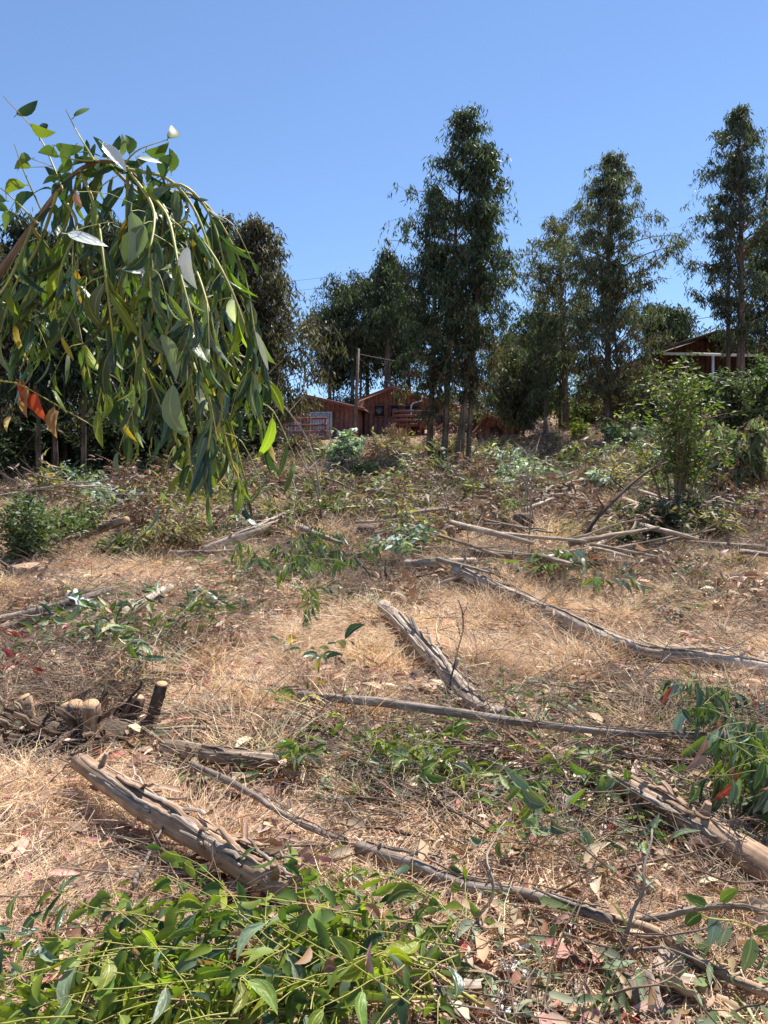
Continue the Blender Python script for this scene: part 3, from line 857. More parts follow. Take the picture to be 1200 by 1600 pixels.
log('pole', 'pale thin pole at the right edge above the dark brush', 'pole', [(1140, 772), (1230, 778)], .11, .09, 'bark_pale', 0, False, 1, 20)
log('pole', 'pale bare pole lying just left of the shrub base', 'pole', [(880, 866), (925, 858), (965, 830)], .08, .05, 'bark_pale', 1, False, 1, 24)
log('pole', 'thin pole lying in the slash below the right tree', 'pole', [(840, 770), (900, 752), (960, 742)], .10, .08, 'bark_log', 1, False, 1, 24)
log('pole', 'short pole at the foot of the splintered log', 'pole', [(480, 868), (540, 872), (590, 866)], .06, .05, 'bark_grey', 1, False, 1, 24)
log('broken_branch', 'long knobbly grey branch lying from the leafy heap towards the right edge', 'branch',
    [(560, 1325), (640, 1352), (720, 1382), (800, 1395), (870, 1412), (960, 1442)], .048, .032, 'bark_grey', 5, False, 6, 54)
log('broken_branch', 'curved thin branch rising out to the right edge from the long knobbly branch', 'branch',
    [(940, 1437), (1010, 1440), (1080, 1424, .04), (1150, 1418, .05), (1230, 1440)], .024, .018, 'bark_grey', 2, False, 4, 40)
log('broken_branch', 'lower fork heading to the bottom right corner past the blue green sprig', 'branch',
    [(950, 1438), (1030, 1462), (1085, 1500), (1140, 1532), (1230, 1570)], .032, .028, 'bark_tan', 3, False, 4, 40)
log('broken_branch', 'thin crooked branch lying in straw above the thick left log', 'branch', [(300, 1197, .04), (370, 1230, .05), (430, 1265, .04), (480, 1295, .03), (545, 1318)], .034, .02, 'bark_grey', 3, False, 5, 40)

def stick(name, label, pts, r, mat='bark_grey', forks=3, cat='stick', lift=0.0, group=None, n=16, jit=.01):
    P = ground_path([(p[0], p[1], (p[2] if len(p) > 2 else 0) + lift) for p in pts], r, n, jit=jit)
    org = Vector(P[0]); b = MB()
    b.tube(P, np.linspace(r, r * .45, n), 7, True, .04, .03, seed=random.randrange(99))
    L = sum((P[i + 1] - P[i]).length for i in range(n - 1))
    for _ in range(forks):
        k = random.randrange(2, n - 2); T = (P[k + 1] - P[k]).normalized()
        d = (T + Vector((random.gauss(0, .7), random.gauss(0, .7), random.uniform(0, .5)))).normalized()
        l = L * random.uniform(.12, .35); q = P[k]; pts2 = [q]
        for _k in range(4):
            d = (d + Vector((random.gauss(0, .15), random.gauss(0, .15), random.gauss(-.05, .12)))).normalized(); pts2.append(pts2[-1] + d * l / 4)
        b.tube(pts2, np.linspace(r * .55, r * .2, 5), 5, True)
    o = b.build(name, M[mat], None, origin=org)
    return tag(o, label, cat, group)

stick('stick', 'straight pale grey stick on straw at the left edge', [(-20, 1292), (50, 1262), (100, 1237)], .012, 'bark_pale', 0)
stick('stick', 'dark thin stick crossing the straw from the middle towards the right', [(545, 1284), (620, 1303), (710, 1322)], .008, 'bark_dark', 2)
stick('stick', 'upper of two level sticks behind the short dark log', [(250, 1118), (350, 1113), (470, 1110)], .01, 'bark_grey', 2)
stick('stick', 'lower of two level sticks behind the short dark log', [(235, 1141), (330, 1140), (450, 1134)], .01, 'bark_pale', 2)
stick('stick', 'forked dry stick running left from the grey pole across the straw', [(210, 1048), (300, 1058), (400, 1068), (490, 1088)], .013, 'bark_grey', 6)
stick('stick', 'pale stick slanting beside the cut end of the long log', [(678, 916), (720, 902, .05), (765, 888, .1)], .018, 'bark_pale', 1)
stick('stick', 'thin arching dead branch in front of the left trees', [(20, 772, .5), (60, 765, .75), (120, 760, .8), (170, 762, .6)], .02, 'bark_grey', 5)
stick('stick', 'dry stick lying at the foot of the leafy heap, bottom centre', [(640, 1480, .02), (720, 1505), (800, 1545), (880, 1600)], .009, 'bark_grey', 5)
stick('stick', 'second dry stick nearly parallel below the first at bottom centre', [(620, 1500), (700, 1545), (760, 1620)], .01, 'bark_dark', 4)
stick('stick', 'upright forked bleached twig in the straw below the right log', [(745, 1440, .0), (768, 1400, .12), (760, 1340, .2), (790, 1290, .25)], .006, 'bark_pale', 5)
stick('stick', 'grey twig standing out of the grass right of the bleached twig', [(965, 1500, .0), (985, 1440, .1), (1010, 1380, .2), (1020, 1300, .28)], .007, 'bark_grey', 4)
_p = G(900, 872); _b = MB()
_P = spline([_p, Wp(928, 815, _p.y + .1), Wp(972, 770, _p.y + .3), Wp(1010, 738, _p.y + .5), Wp(1042, 722, _p.y + .8)], 18)
_b.tube(_P, np.linspace(.03, .01, 18), 7, True, .05, .03)
for _k in (6, 9, 12, 15):
    _q = _P[_k]; _b.tube(spline([_q, _q + Vector((random.uniform(-.2, .3), random.gauss(0, .1), .2)), _q + Vector((random.uniform(-.2, .5), .1, .45))], 6), np.linspace(.01, .003, 6), 5, False)
tag(_b.build('leaning_branch', M['bark_dark'], None, origin=Vector(_p)), 'long dark leaning branch rising towards the tall shrub', 'branch')
stick('stick', 'dry stick crossing the red leaves above the right log', [(860, 1160, .02), (960, 1172), (1080, 1168), (1190, 1190)], .009, 'bark_dark', 3)
stick('stick', 'bent stick at the near side of the straw patch, lower centre', [(410, 1328), (500, 1324), (590, 1322)], .007, 'bark_grey', 1)
stick('stick', 'two pronged dark stick below the thick left log', [(205, 1390, .02), (235, 1335, .05), (262, 1270, .12)], .009, 'bark_grey', 1)
stick('stick', 'reddish stick in the straw left of the knobbly branch', [(500, 1255), (560, 1248), (640, 1262)], .007, 'twig_brown', 2)
stick('stick', 'thin dark shoot standing in front of the middle log', [(700, 1090, .0), (712, 1030, .2), (722, 980, .35), (718, 940, .5)], .006, 'bark_dark', 4)
stick('stick', 'short knobbly stick on straw, centre left', [(278, 1018, .03), (300, 1008, .05), (325, 1000, .03)], .014, 'bark_dark', 3)
cnt = 0
for i in range(70):
    if i < 46: px, py = random.uniform(420, 1200), random.uniform(1070, 1250)
    else: px, py = random.choice([(random.uniform(620, 1180), random.uniform(1380, 1590)), (random.uniform(20, 240), random.uniform(1060, 1180)), (random.uniform(500, 1180), random.uniform(1250, 1400))])
    a = random.gauss(0, .5) + (.25 if px < 800 else .1); l = random.uniform(60, 190)
    stick('loose_twig', where('thin bare twig', px + l * .5 * math.cos(a), py + l * .3 * math.sin(a)) or 'thin bare twig lying in the tangle of dead twigs and leaves',
          [(px, py, .02), (px + l * .5 * math.cos(a), py + l * .3 * math.sin(a) + random.gauss(0, 6), random.uniform(.02, .1)), (px + l * math.cos(a), py + l * .6 * math.sin(a), random.uniform(.0, .12))],
          random.uniform(.003, .0065), random.choice(['bark_grey', 'bark_dark', 'bark_pale', 'twig_brown']), random.randint(1, 5), 'twig', group='dead twigs tangled across the slope', n=10)

# ------------------------------------------------------------------ stumps
def stump(px, py, label, stems, wild=8, name='stump', cutmat='cut'):
    org = G(px, py); org.z -= .03
    root = empty(name, org); tag(root, label, 'stump')
    for (dx, dy, r, h, tx, ty, mat) in stems:
        b = MB(); n = 9
        pts = [Vector((dx + tx * h * (k / 8), dy + ty * h * (k / 8), -.08 + (h + .08) * k / 8)) for k in range(n)]
        rad = [r * (1.35 - .35 * min(1, k / 4)) for k in range(n)]
        b.tube(pts, rad, 16, True, .05, .07, seed=random.randrange(999))
        o = b.build('stem', M[mat], root)
        T = (pts[-1] - pts[-2]).normalized(); c = MB(); c.tube([Vector((0, 0, 0)), Vector((0, 0, .007))], [r * .95, r * .9], 16, True)
        e = c.build('cut_face', M[cutmat], o, smooth=False); e.location = pts[-1] + T * .001; e.rotation_euler = (T + Vector((random.gauss(0, .1), random.gauss(-.22, .1), 0))).to_track_quat('Z', 'Y').to_euler()
    if wild >= 40:
        b = MB(); b.tube([Vector((.06, .02, -.12)), Vector((.06, .02, 0)), Vector((.05, .03, .07)), Vector((.04, .03, .12)), Vector((.04, .03, .15))], [.26, .23, .2, .15, .06], 22, True, .1, .16, seed=px)
        b.build('root_crown', M['bark_dark'], root)
    for i in range(wild // 8):
        o = inst('twig_tangle', tw[random.randrange(len(tw))], root, (random.gauss(0, .06), random.gauss(-.02, .05), .06 + .04 * (i % 3)))
        o.rotation_euler = (random.gauss(0, .9), random.gauss(0, .9), random.random() * 6); o.scale = (.45, .45, .45); o['kind'] = 'stuff'
    for i in range(wild):
        a = random.random() * 6.28; rr = random.uniform(.03, .24); h = random.uniform(.12, .36)
        p = Vector((rr * math.cos(a), rr * math.sin(a) * .6, random.uniform(.02, .15)))
        d = Vector((math.cos(a) * .6, math.sin(a) * .6 - .2, random.uniform(-.3, .9))).normalized()
        pp = [p + d * h * t / 5 + Vector((random.gauss(0, .008), random.gauss(0, .008), -.03 * t * t / 25)) for t in range(6)]
        s = MB(); ribbon(s, pp, [Vector((math.cos(a + t * .3), math.sin(a + t * .3), .3)) for t in range(6)], random.uniform(.015, .045), random.uniform(-1.6, .8))
        s.build('bark_strip', M[random.choice(['bark_dark', 'bark_dark', 'bark_log', 'twig_brown'])], root)
    return root
stump(140, 1165, 'dark many stemmed cut stump with pale sawn tops and shaggy bark, lower left',
      [(.02, -.02, .042, .27, .1, -.3, 'bark_tan'), (.24, .12, .032, .33, .35, -.1, 'bark_dark'), (-.1, .14, .035, .2, -.45, .1, 'bark_dark'), (.13, .12, .036, .24, .3, .2, 'bark_dark')], 50)
stump(55, 1160, 'broken orange brown stump stems at the left edge beside the dark stump',
      [(.0, 0.05, .04, .25, -.35, .0, 'bark_tan'), (.12, .0, .04, .24, .5, -.2, 'bark_grey'), (-.18, .05, .045, .14, -.5, 0, 'bark_dark')], 40)
stump(815, 855, 'dark brown stump standing right of the pale pole', [(.0, 0, .13, .46, .08, 0, 'bark_dark'), (.2, .1, .08, .25, .3, 0, 'bark_dark')], 26, cutmat='bark_dark')
stump(572, 848, 'low dark stump beside the start of the long level pole', [(0, 0, .12, .24, 0, 0, 'bark_dark'), (-.16, .05, .08, .2, -.2, 0, 'bark_tan')], 24, cutmat='bark_dark')
stump(38, 908, 'brown stump at the foot of the left bush', [(0, 0, .16, .18, .1, 0, 'bark_tan'), (-.25, 0, .1, .12, -.1, 0, 'bark_dark')], 16, cutmat='bark_tan')
stump(1075, 862, 'dark stump inside the brush under the tall shrub', [(0, 0, .14, .22, .1, 0, 'bark_dark')], 8)
stump(605, 925, 'small dead leafy stump at the top of the middle log', [(0, 0, .07, .1, 0, 0, 'bark_dark')], 14)

# ------------------------------------------------------------------ sprigs of near leaves lying on the ground
def sprig(ls, b, start, d, L, leafL, mats, n_leaves, droop=.15, up_bias=.1, rnd=False, r=.0019, spread=.9, wf=(.24, .36)):
    """one leafy twig: stem tube into b, leaves into ls"""
    d = Vector(d).normalized(); pts = [Vector(start)]; m = 8
    for k in range(m):
        d = (d + Vector((random.gauss(0, .13), random.gauss(0, .13), random.gauss(-droop / m * 2, .08)))).normalized()
        q = pts[-1] + d * L / m
        g = Hs(q.x, q.y) + .02
        if q.z < g: q.z = g; d.z = abs(d.z) * .3
        pts.append(q)
    b.tube(pts, np.linspace(r, r * .4, len(pts)), 5, False)
    for i in range(n_leaves):
        t = (i + .6) / n_leaves * m; k = min(int(t), m - 1); p = pts[k].lerp(pts[k + 1], t - k)
        T = (pts[k + 1] - pts[k]).normalized(); side = T.cross(Vector((0, 0, 1)))
        if side.length < .1: side = Vector((1, 0, 0))
        side.normalize(); sg = 1 if i % 2 else -1
        dd = T * random.uniform(.2, .8) + side * sg * random.uniform(.2, spread) + Vector((random.gauss(0, .2), random.gauss(0, .2), random.gauss(up_bias, .35)))
        l = leafL * random.choice([random.uniform(.45, .8), random.uniform(.8, 1.35)]); dd.normalize()
        if p.z + dd.z * l < Hs(p.x, p.y) + .005: dd.z = abs(dd.z) * .3
        up = Vector((random.gauss(0, .8), random.gauss(-.55, .6), random.gauss(.6, .35)))
        ls.add(p + dd * l * .13, dd, up, l, l * random.uniform(*wf), pick(mats), rnd)
    return pts

def heap(name, label, cat, area, n, leafL, mats, twigmat='twig_yellow', lift=(.02, .18), L=(.2, .5), heading=None, nl=(7, 12), limit=300, rnd=False, z=(.0, .4), group=None, stems=None, up_bias=.1, wf=(.24, .36)):
    """a leafy branch heaped on the ground; area: list of (px, py, rx, ry, weight)"""
    c = G(area[0][0], area[0][1]); root = empty(name, c); tag(root, label, cat, group)
    ls = LeafSet(root, limit); b = MB()
    ws = [a[4] if len(a) > 4 else 1 for a in area]
    for i in range(n):
        a = random.choices(area, ws)[0]
        th = random.random() * 6.28; rr = math.sqrt(random.random())
        px, py = a[0] + a[2] * rr * math.cos(th), a[1] + a[3] * rr * math.sin(th)
        lf = random.uniform(*lift) + .045
        p = G(px, py, lf)
        if p.z < Hs(p.x, p.y): p.z = Hs(p.x, p.y) + lf
        h = (heading + random.gauss(0, .7)) if heading is not None else random.random() * 6.28
        d = Vector((math.cos(h), math.sin(h), random.uniform(*z)))
        sprig(ls, b, p, d, random.uniform(*L), leafL, mats, random.randint(*nl), rnd=rnd, up_bias=up_bias, wf=wf)
    for s in (stems or []):
        P = ground_path(s[0], s[1], 16, jit=.006)
        b.tube(P, np.linspace(s[1], s[1] * .4, 16), 6, True)
    b.V = [v - np.array(tuple(c)) for v in b.V]
    o = b.build('twigs', M[twigmat], root); o['kind'] = 'stuff'
    ls.build()
    return root

heap('fallen_leafy_branch', 'large heap of glossy green leaves on yellow twigs at the bottom edge', 'branch',
     [(330, 1500, 150, 70, 3), (520, 1470, 160, 75, 4), (620, 1540, 110, 60, 2), (240, 1570, 150, 50, 2.4), (420, 1570, 170, 40, 2), (120, 1580, 60, 40, .8), (690, 1450, 60, 60, 1)],
     165, .078, {'nl_green': 5, 'nl_lime': 6, 'nl_dark': 1.6, 'nl_grey': 1.8, 'nl_brown': .25, 'nl_red': .04, 'nl_pink': .1}, lift=(.02, .30), heading=math.pi * .95,
     stems=[([(760, 1580), (600, 1480, .08), (420, 1440, .12), (260, 1420, .1)], .006), ([(740, 1560), (500, 1560, .1), (250, 1540, .12), (80, 1560, .08)], .006)], nl=(7, 11), up_bias=-.35, wf=(.24, .42))
heap('leafy_sprig', 'small dark leafed sprig on straw at the left edge', 'sprig', [(70, 1480, 50, 16)], 4, .085, {'nl_dark': 3, 'nl_green': 2}, L=(.12, .25), nl=(4, 6), z=(.1, .7))
heap('leafy_branch', 'drooping green branch with long hanging leaves at the right edge', 'branch', [(1155, 1125, 45, 40, 2), (1180, 1180, 35, 35, 2), (1090, 1090, 30, 30, .8)],
     40, .125, {'nl_dark': 4, 'nl_green': 1.5, 'nl_grey': 4, 'nl_glauc': 1, 'nl_pink': .5, 'nl_red': .3}, lift=(.12, .36), L=(.15, .3), nl=(8, 12), z=(-.2, .5), up_bias=-1.2, wf=(.2, .34))
heap('leafy_sprig', 'clump of broad grey green leaves right of the crossing sticks', 'sprig', [(820, 1275, 45, 30)], 7, .11, {'nl_grey': 4, 'nl_green': 3, 'nl_pink': 1}, L=(.12, .25), nl=(5, 7), z=(.2, .8))
heap('leafy_sprig', 'bright green sprigs low on the ground below the grey pole', 'sprig', [(600, 1175, 50, 45, 2), (680, 1195, 60, 30, 2), (470, 1175, 40, 25, .8), (780, 1230, 60, 30, 1), (950, 1215, 60, 30, .7)], 40, .085,
     {'nl_green': 5, 'nl_lime': 2, 'nl_grey': 1.5}, L=(.15, .3), nl=(6, 9), z=(.2, .9), lift=(.0, .1), up_bias=-.3)
heap('leafy_sprig', 'sprig of few blue green leaves standing alone on bare straw', 'sprig', [(480, 1022, 22, 8)], 3, .13, {'nl_dark': 3, 'nl_grey': 2, 'nl_yellow': .5}, L=(.25, .45), nl=(5, 7), z=(.2, .5))
heap('leafy_branch', 'dark leafy branch hanging over the start of the long level pole', 'branch', [(500, 858, 55, 35, 3), (430, 868, 60, 22, 2), (490, 925, 35, 22, 1.2)], 62, .13,
     {'nl_dark': 3, 'nl_green': 3, 'nl_grey': 2}, L=(.25, .5), nl=(7, 9), lift=(.05, .4), up_bias=-1.1, wf=(.18, .27))
heap('leafy_branch', 'wilting pale green branch heap with reddish leaves at left', 'branch', [(190, 985, 65, 40, 3), (100, 960, 55, 30, 1.5), (250, 1000, 40, 30, 1)], 42, .105,
     {'nl_grey': 4, 'nl_green': 3, 'nl_dark': 2, 'nl_tan': 1, 'nl_pink': .6}, L=(.2, .4), nl=(7, 9), lift=(.03, .25))
heap('leafy_branch', 'crimson and pink leafed branch at the left edge', 'branch', [(40, 1015, 50, 35)], 12, .1, {'nl_red': 2, 'nl_pink': 3, 'nl_brown': 3, 'nl_green': 2}, 'twig_brown', L=(.2, .4), nl=(6, 8))
heap('leafy_branch', 'olive wilted branch on straw in front of the pale log, left centre', 'branch', [(340, 950, 50, 22, 2), (280, 945, 30, 16, 1)], 20, .1, {'nl_dark': 3, 'nl_green': 2, 'nl_grey': 2, 'nl_brown': 1}, L=(.2, .4), nl=(6, 8), lift=(.03, .3))
heap('leafy_branch', 'grey green branch lying over the level pole right of the stump', 'branch', [(865, 878, 35, 22, 2), (960, 905, 25, 14, 1)], 17, .15, {'nl_glauc': 3, 'nl_grey': 3, 'nl_green': 2}, L=(.25, .5), nl=(6, 8), lift=(.05, .3), up_bias=-.4)
heap('leafy_branch', 'wilted leaves half buried in twigs below the grey pole', 'branch', [(780, 1170, 110, 30, 1)], 20, .085, {'nl_grey': 3, 'nl_green': 2, 'nl_brown': 3, 'nl_pink': 1}, 'twig_brown', L=(.15, .3), nl=(5, 8), lift=(.0, .1))
heap('leafy_sprig', 'sprig with red and green leaves left of the bright green sprigs', 'sprig', [(480, 1105, 22, 14)], 4, .1, {'nl_red': 2, 'nl_green': 3, 'nl_yellow': 1}, L=(.12, .25), nl=(4, 6), z=(.3, .9))
heap('leafy_branch', 'pale wilting leaves lying around the middle of the right log', 'branch', [(1010, 1290, 60, 35, 1), (920, 1330, 60, 30, .6)], 14, .09, {'nl_grey': 3, 'nl_tan': 2, 'nl_green': 2, 'nl_brown': 1}, 'twig_brown', L=(.15, .3), nl=(5, 7), lift=(0, .06), z=(0, .2))
heap('dead_leaf_pile', 'pile of dead brown leaves above the cut end of the middle log', 'leaf pile', [(612, 915, 40, 22), (640, 935, 30, 12)], 16, .1, {'nl_brown': 4, 'nl_tan': 1}, 'twig_brown', L=(.1, .25), nl=(5, 8), lift=(.0, .16))
heap('dead_leaf_pile', 'dead brown leaves caught under the upper part of the long pale log', 'leaf pile', [(790, 952, 60, 12), (870, 975, 30, 10)], 12, .09, {'nl_brown': 4, 'nl_tan': 1, 'nl_pink': .4}, 'twig_brown', L=(.1, .25), nl=(5, 8), lift=(.0, .06))
heap('dead_leaf_pile', 'dark dead leaves and twigs heaped before the tall shrub', 'leaf pile', [(1020, 880, 70, 22), (1110, 900, 50, 18)], 26, .12, {'nl_brown': 5, 'nl_dark': 1, 'nl_tan': 1}, 'twig_brown', L=(.15, .4), nl=(5, 8), lift=(.02, .25))
heap('dead_leaf_pile', 'dead leaves lodged beneath the thick left log', 'leaf pile', [(250, 1340, 40, 26), (210, 1290, 24, 20)], 8, .07, {'nl_brown': 5, 'nl_pink': 1}, 'twig_brown', L=(.08, .2), nl=(4, 6), lift=(.0, .03), z=(-.1, .1))
# blue green sprig at bottom right, close to the camera
c = G(1150, 1500, .2); root = empty('leafy_sprig', c); tag(root, 'sprig of rounded blue green leaves held up near the bottom right corner', 'sprig')
ls = LeafSet(root); b = MB()
pts = spline([G(1230, 1480, .12), G(1160, 1445, .2), G(1110, 1440, .25), G(1095, 1432, .27)], 8); b.tube([p - c for p in pts], .0025, 5, False)
for (px, py, dx, dz, mt, l) in [(1115, 1450, -.1, -1, 'nl_glauc', .095), (1135, 1470, .1, -1, 'nl_glauc', .1), (1175, 1490, -.3, -1, 'nl_grey', .1), (1105, 1435, -.8, .2, 'nl_green', .07),
                            (1180, 1480, .9, .3, 'nl_green', .08), (1125, 1430, .7, .5, 'nl_lime', .07), (1095, 1450, -.5, -.8, 'nl_dark', .08), (1195, 1520, .1, -1, 'nl_dark', .09)]:
    p = G(px, py - 20, .2); ls.add(p, (dx, random.gauss(0, .3), dz), (random.gauss(0, .3), -1, .5), l, l * .42, mt, True)
b.build('twigs', M['twig_yellow'], root)
ls.build()

# ------------------------------------------------------------------ fallen leaves one can pick out
def fallen(px, py, L, mat, label, ang=None, group=None, wf=.27, lift=.07):
    p = G(px, py, lift); a = random.random() * 6.28 if ang is None else ang
    if group: label = where(label.split(' lying')[0].replace('fallen ', ''), px, py) or label
    o = place_leaf(None, p, (math.cos(a), math.sin(a), random.uniform(-.05, .25)), (random.gauss(0, .25), random.gauss(0, .25) - .15, 1), L, L * wf, mat, name='fallen_leaf')
    tag(o, label, 'leaf', group); return o
fallen(40, 1395, .15, 'nl_pink', 'long rosy leaf on straw by the left edge, below the pale stick', .55)
fallen(75, 1365, .13, 'nl_pink', 'pale pink leaf on straw, upper of those under the left log', -.1)
fallen(100, 1408, .1, 'nl_tan', 'tan leaf right of the long rosy leaf', .1)
fallen(10, 1560, .12, 'nl_pink', 'pink leaf on straw in the bottom left corner', .2)
fallen(125, 1045, .13, 'nl_red', 'bright orange red leaf standing by the stump clump', -.5, lift=.1)
fallen(45, 1190, .13, 'nl_pink', 'rosy leaf below the broken orange stump', .5)
for mat, n_, lab, areas in (
    ('nl_pink', 42, 'pink dried leaf lying on the straw or twigs', [(0, 1200, 180, 1600), (500, 1080, 1180, 1240), (350, 940, 640, 1090)]),
    ('nl_tan', 52, 'pale tan dried leaf lying on the straw or twigs', [(0, 900, 1200, 1600), (600, 1100, 1200, 1500)]),
    ('nl_brown', 60, 'brown dried leaf lying on the straw or twigs', [(400, 900, 1200, 1500), (850, 940, 1200, 1180)]),
    ('nl_red', 10, 'dark red leaf lying among the twigs', [(550, 1080, 1180, 1220), (0, 960, 160, 1100)]),
    ('nl_grey', 36, 'fallen grey green leaf lying among the twigs', [(600, 1180, 1180, 1450), (400, 1100, 900, 1260)])):
    for i in range(n_):
        a = random.choice(areas)
        fallen(random.uniform(a[0], a[2]), random.uniform(a[1], a[3]), random.uniform(.07, .13), mat, lab, None, {'nl_pink': 'pink fallen leaves', 'nl_tan': 'tan fallen leaves', 'nl_brown': 'brown fallen leaves', 'nl_red': 'red fallen leaves', 'nl_grey': 'grey green fallen leaves'}[mat], random.uniform(.18, .3))

# ------------------------------------------------------------------ bark sheets, paper
def sheet(px, py, w_, l_, mat, label, name, cat, curl=1.2, group=None, lift=.05, crumple=.0):
    p = G(px, py, lift); n = 9; m = 7; a = random.random() * 6.28; b = MB()
    V = []; rn = R.random((n, m, 3)) - .5
    for s in (1, -1):
        for i in range(n):
            for j in range(m):
                u = (i / (n - 1) - .5); v = (j / (m - 1) - .5) * (1 + .3 * rn[i, 0, 0]); t = v * curl * 2
                x = u * l_ * (1 + .2 * rn[0, j, 1]); y = math.sin(t) / max(curl * 2, .01) * w_; z = (1 - math.cos(t)) / max(curl * 2, .01) * w_ + .15 * l_ * u * u
                V.append((x + crumple * rn[i, j, 0], y + crumple * rn[i, j, 1], z + crumple * rn[i, j, 2] + s * .0012))
    f = []
    for s in (0, 1):
        for i in range(n - 1):
            for j in range(m - 1):
                q = s * n * m + i * m + j; f.append((q, q + m, q + m + 1, q + 1) if s == 0 else (q, q + 1, q + m + 1, q + m))
    N = n * m
    for i in range(n - 1):
        q = i * m; f.append((q, q + N, q + N + m, q + m)); q = i * m + m - 1; f.append((q, q + m, q + N + m, q + N))
    for j in range(m - 1):
        f.append((j, j + 1, j + 1 + N, j + N)); q = (n - 1) * m + j; f.append((q, q + N, q + N + 1, q + 1))
    V = np.array(V)
    b.add(V, f, uv=np.stack([V[:, 0], V[:, 1]], -1)); o = b.build(name, M[mat], None, smooth=not crumple)
    o.location = p; o.rotation_euler = (random.gauss(0, .35), random.gauss(0, .35), a); return tag(o, label, cat, group)
for px, py, w_, l_, mt, lb in [(1010, 1570, .10, .16, 'bark_grey', 'large curled grey bark sheet at the bottom edge, right'), (945, 1585, .08, .12, 'bark_log', 'upright dark bark piece left of the grey bark sheet'),
                           (1075, 1565, .08, .17, 'bark_tan', 'curled tan bark sheet between the grey sheet and the corner'), (1120, 1575, .07, .13, 'nl_pink', 'pinkish papery bark curl near the bottom right corner'),
                           (1055, 1535, .06, .12, 'bark_pale', 'bleached bark curl above the tan sheet'), (690, 1545, .05, .22, 'bark_pale', 'long pale bark strip below the leafy heap'),
                           (905, 1560, .05, .1, 'bark_pale', 'small bleached bark curl at bottom, left of the grey sheet'), (960, 1140, .06, .18, 'bark_pale', 'pale bark curl in the tangle above the right log')]:
    sheet(px, py, w_, l_, mt if mt.startswith('bark') else 'bark_tan', lb, 'bark_sheet', 'bark', random.uniform(.6, 1.4))
for px, py, s_, lb in [(830, 1483, .055, 'crumpled white paper on straw, upper of two near the bottom'), (806, 1520, .06, 'crumpled white paper on straw, lower of two near the bottom'),
                   (325, 1092, .07, 'torn white scrap on straw behind the two level sticks'), (886, 1472, .035, 'small white scrap right of the crumpled papers'),
                   (785, 1575, .05, 'white scrap at the bottom edge beside the sticks'), (1150, 855, .11, 'white lump of rubbish near the right edge under the shrub'),
                   (278, 795, .14, 'white scrap beyond the splintered log, left'), (852, 985, .05, 'tiny white scrap on the straw beside the long log')]:
    sheet(px, py, s_, s_ * 1.4, 'paper', lb, 'paper_scrap', 'litter', .9, None, .05, s_ * .28)
for i in range(14):
    px, py = random.choice([(random.uniform(860, 1180), random.uniform(1480, 1590)), (random.uniform(700, 860), random.uniform(1540, 1595)), (random.uniform(700, 1150), random.uniform(1085, 1140))])
    sheet(px, py, random.uniform(.03, .07), random.uniform(.06, .14), random.choice(['bark_pale', 'bark_pale', 'bark_tan', 'bark_grey']), where('small bark flake', px, py) or 'small curled flake of dry bark on the straw', 'bark_flake', 'bark', random.uniform(.5, 1.5), 'loose curled bark flakes')
sheet(128, 945, .16, .26, 'bluepaper', 'pale blue plastic sheet on the poles at left', 'plastic_sheet', 'litter', .7, None, .1, .05)

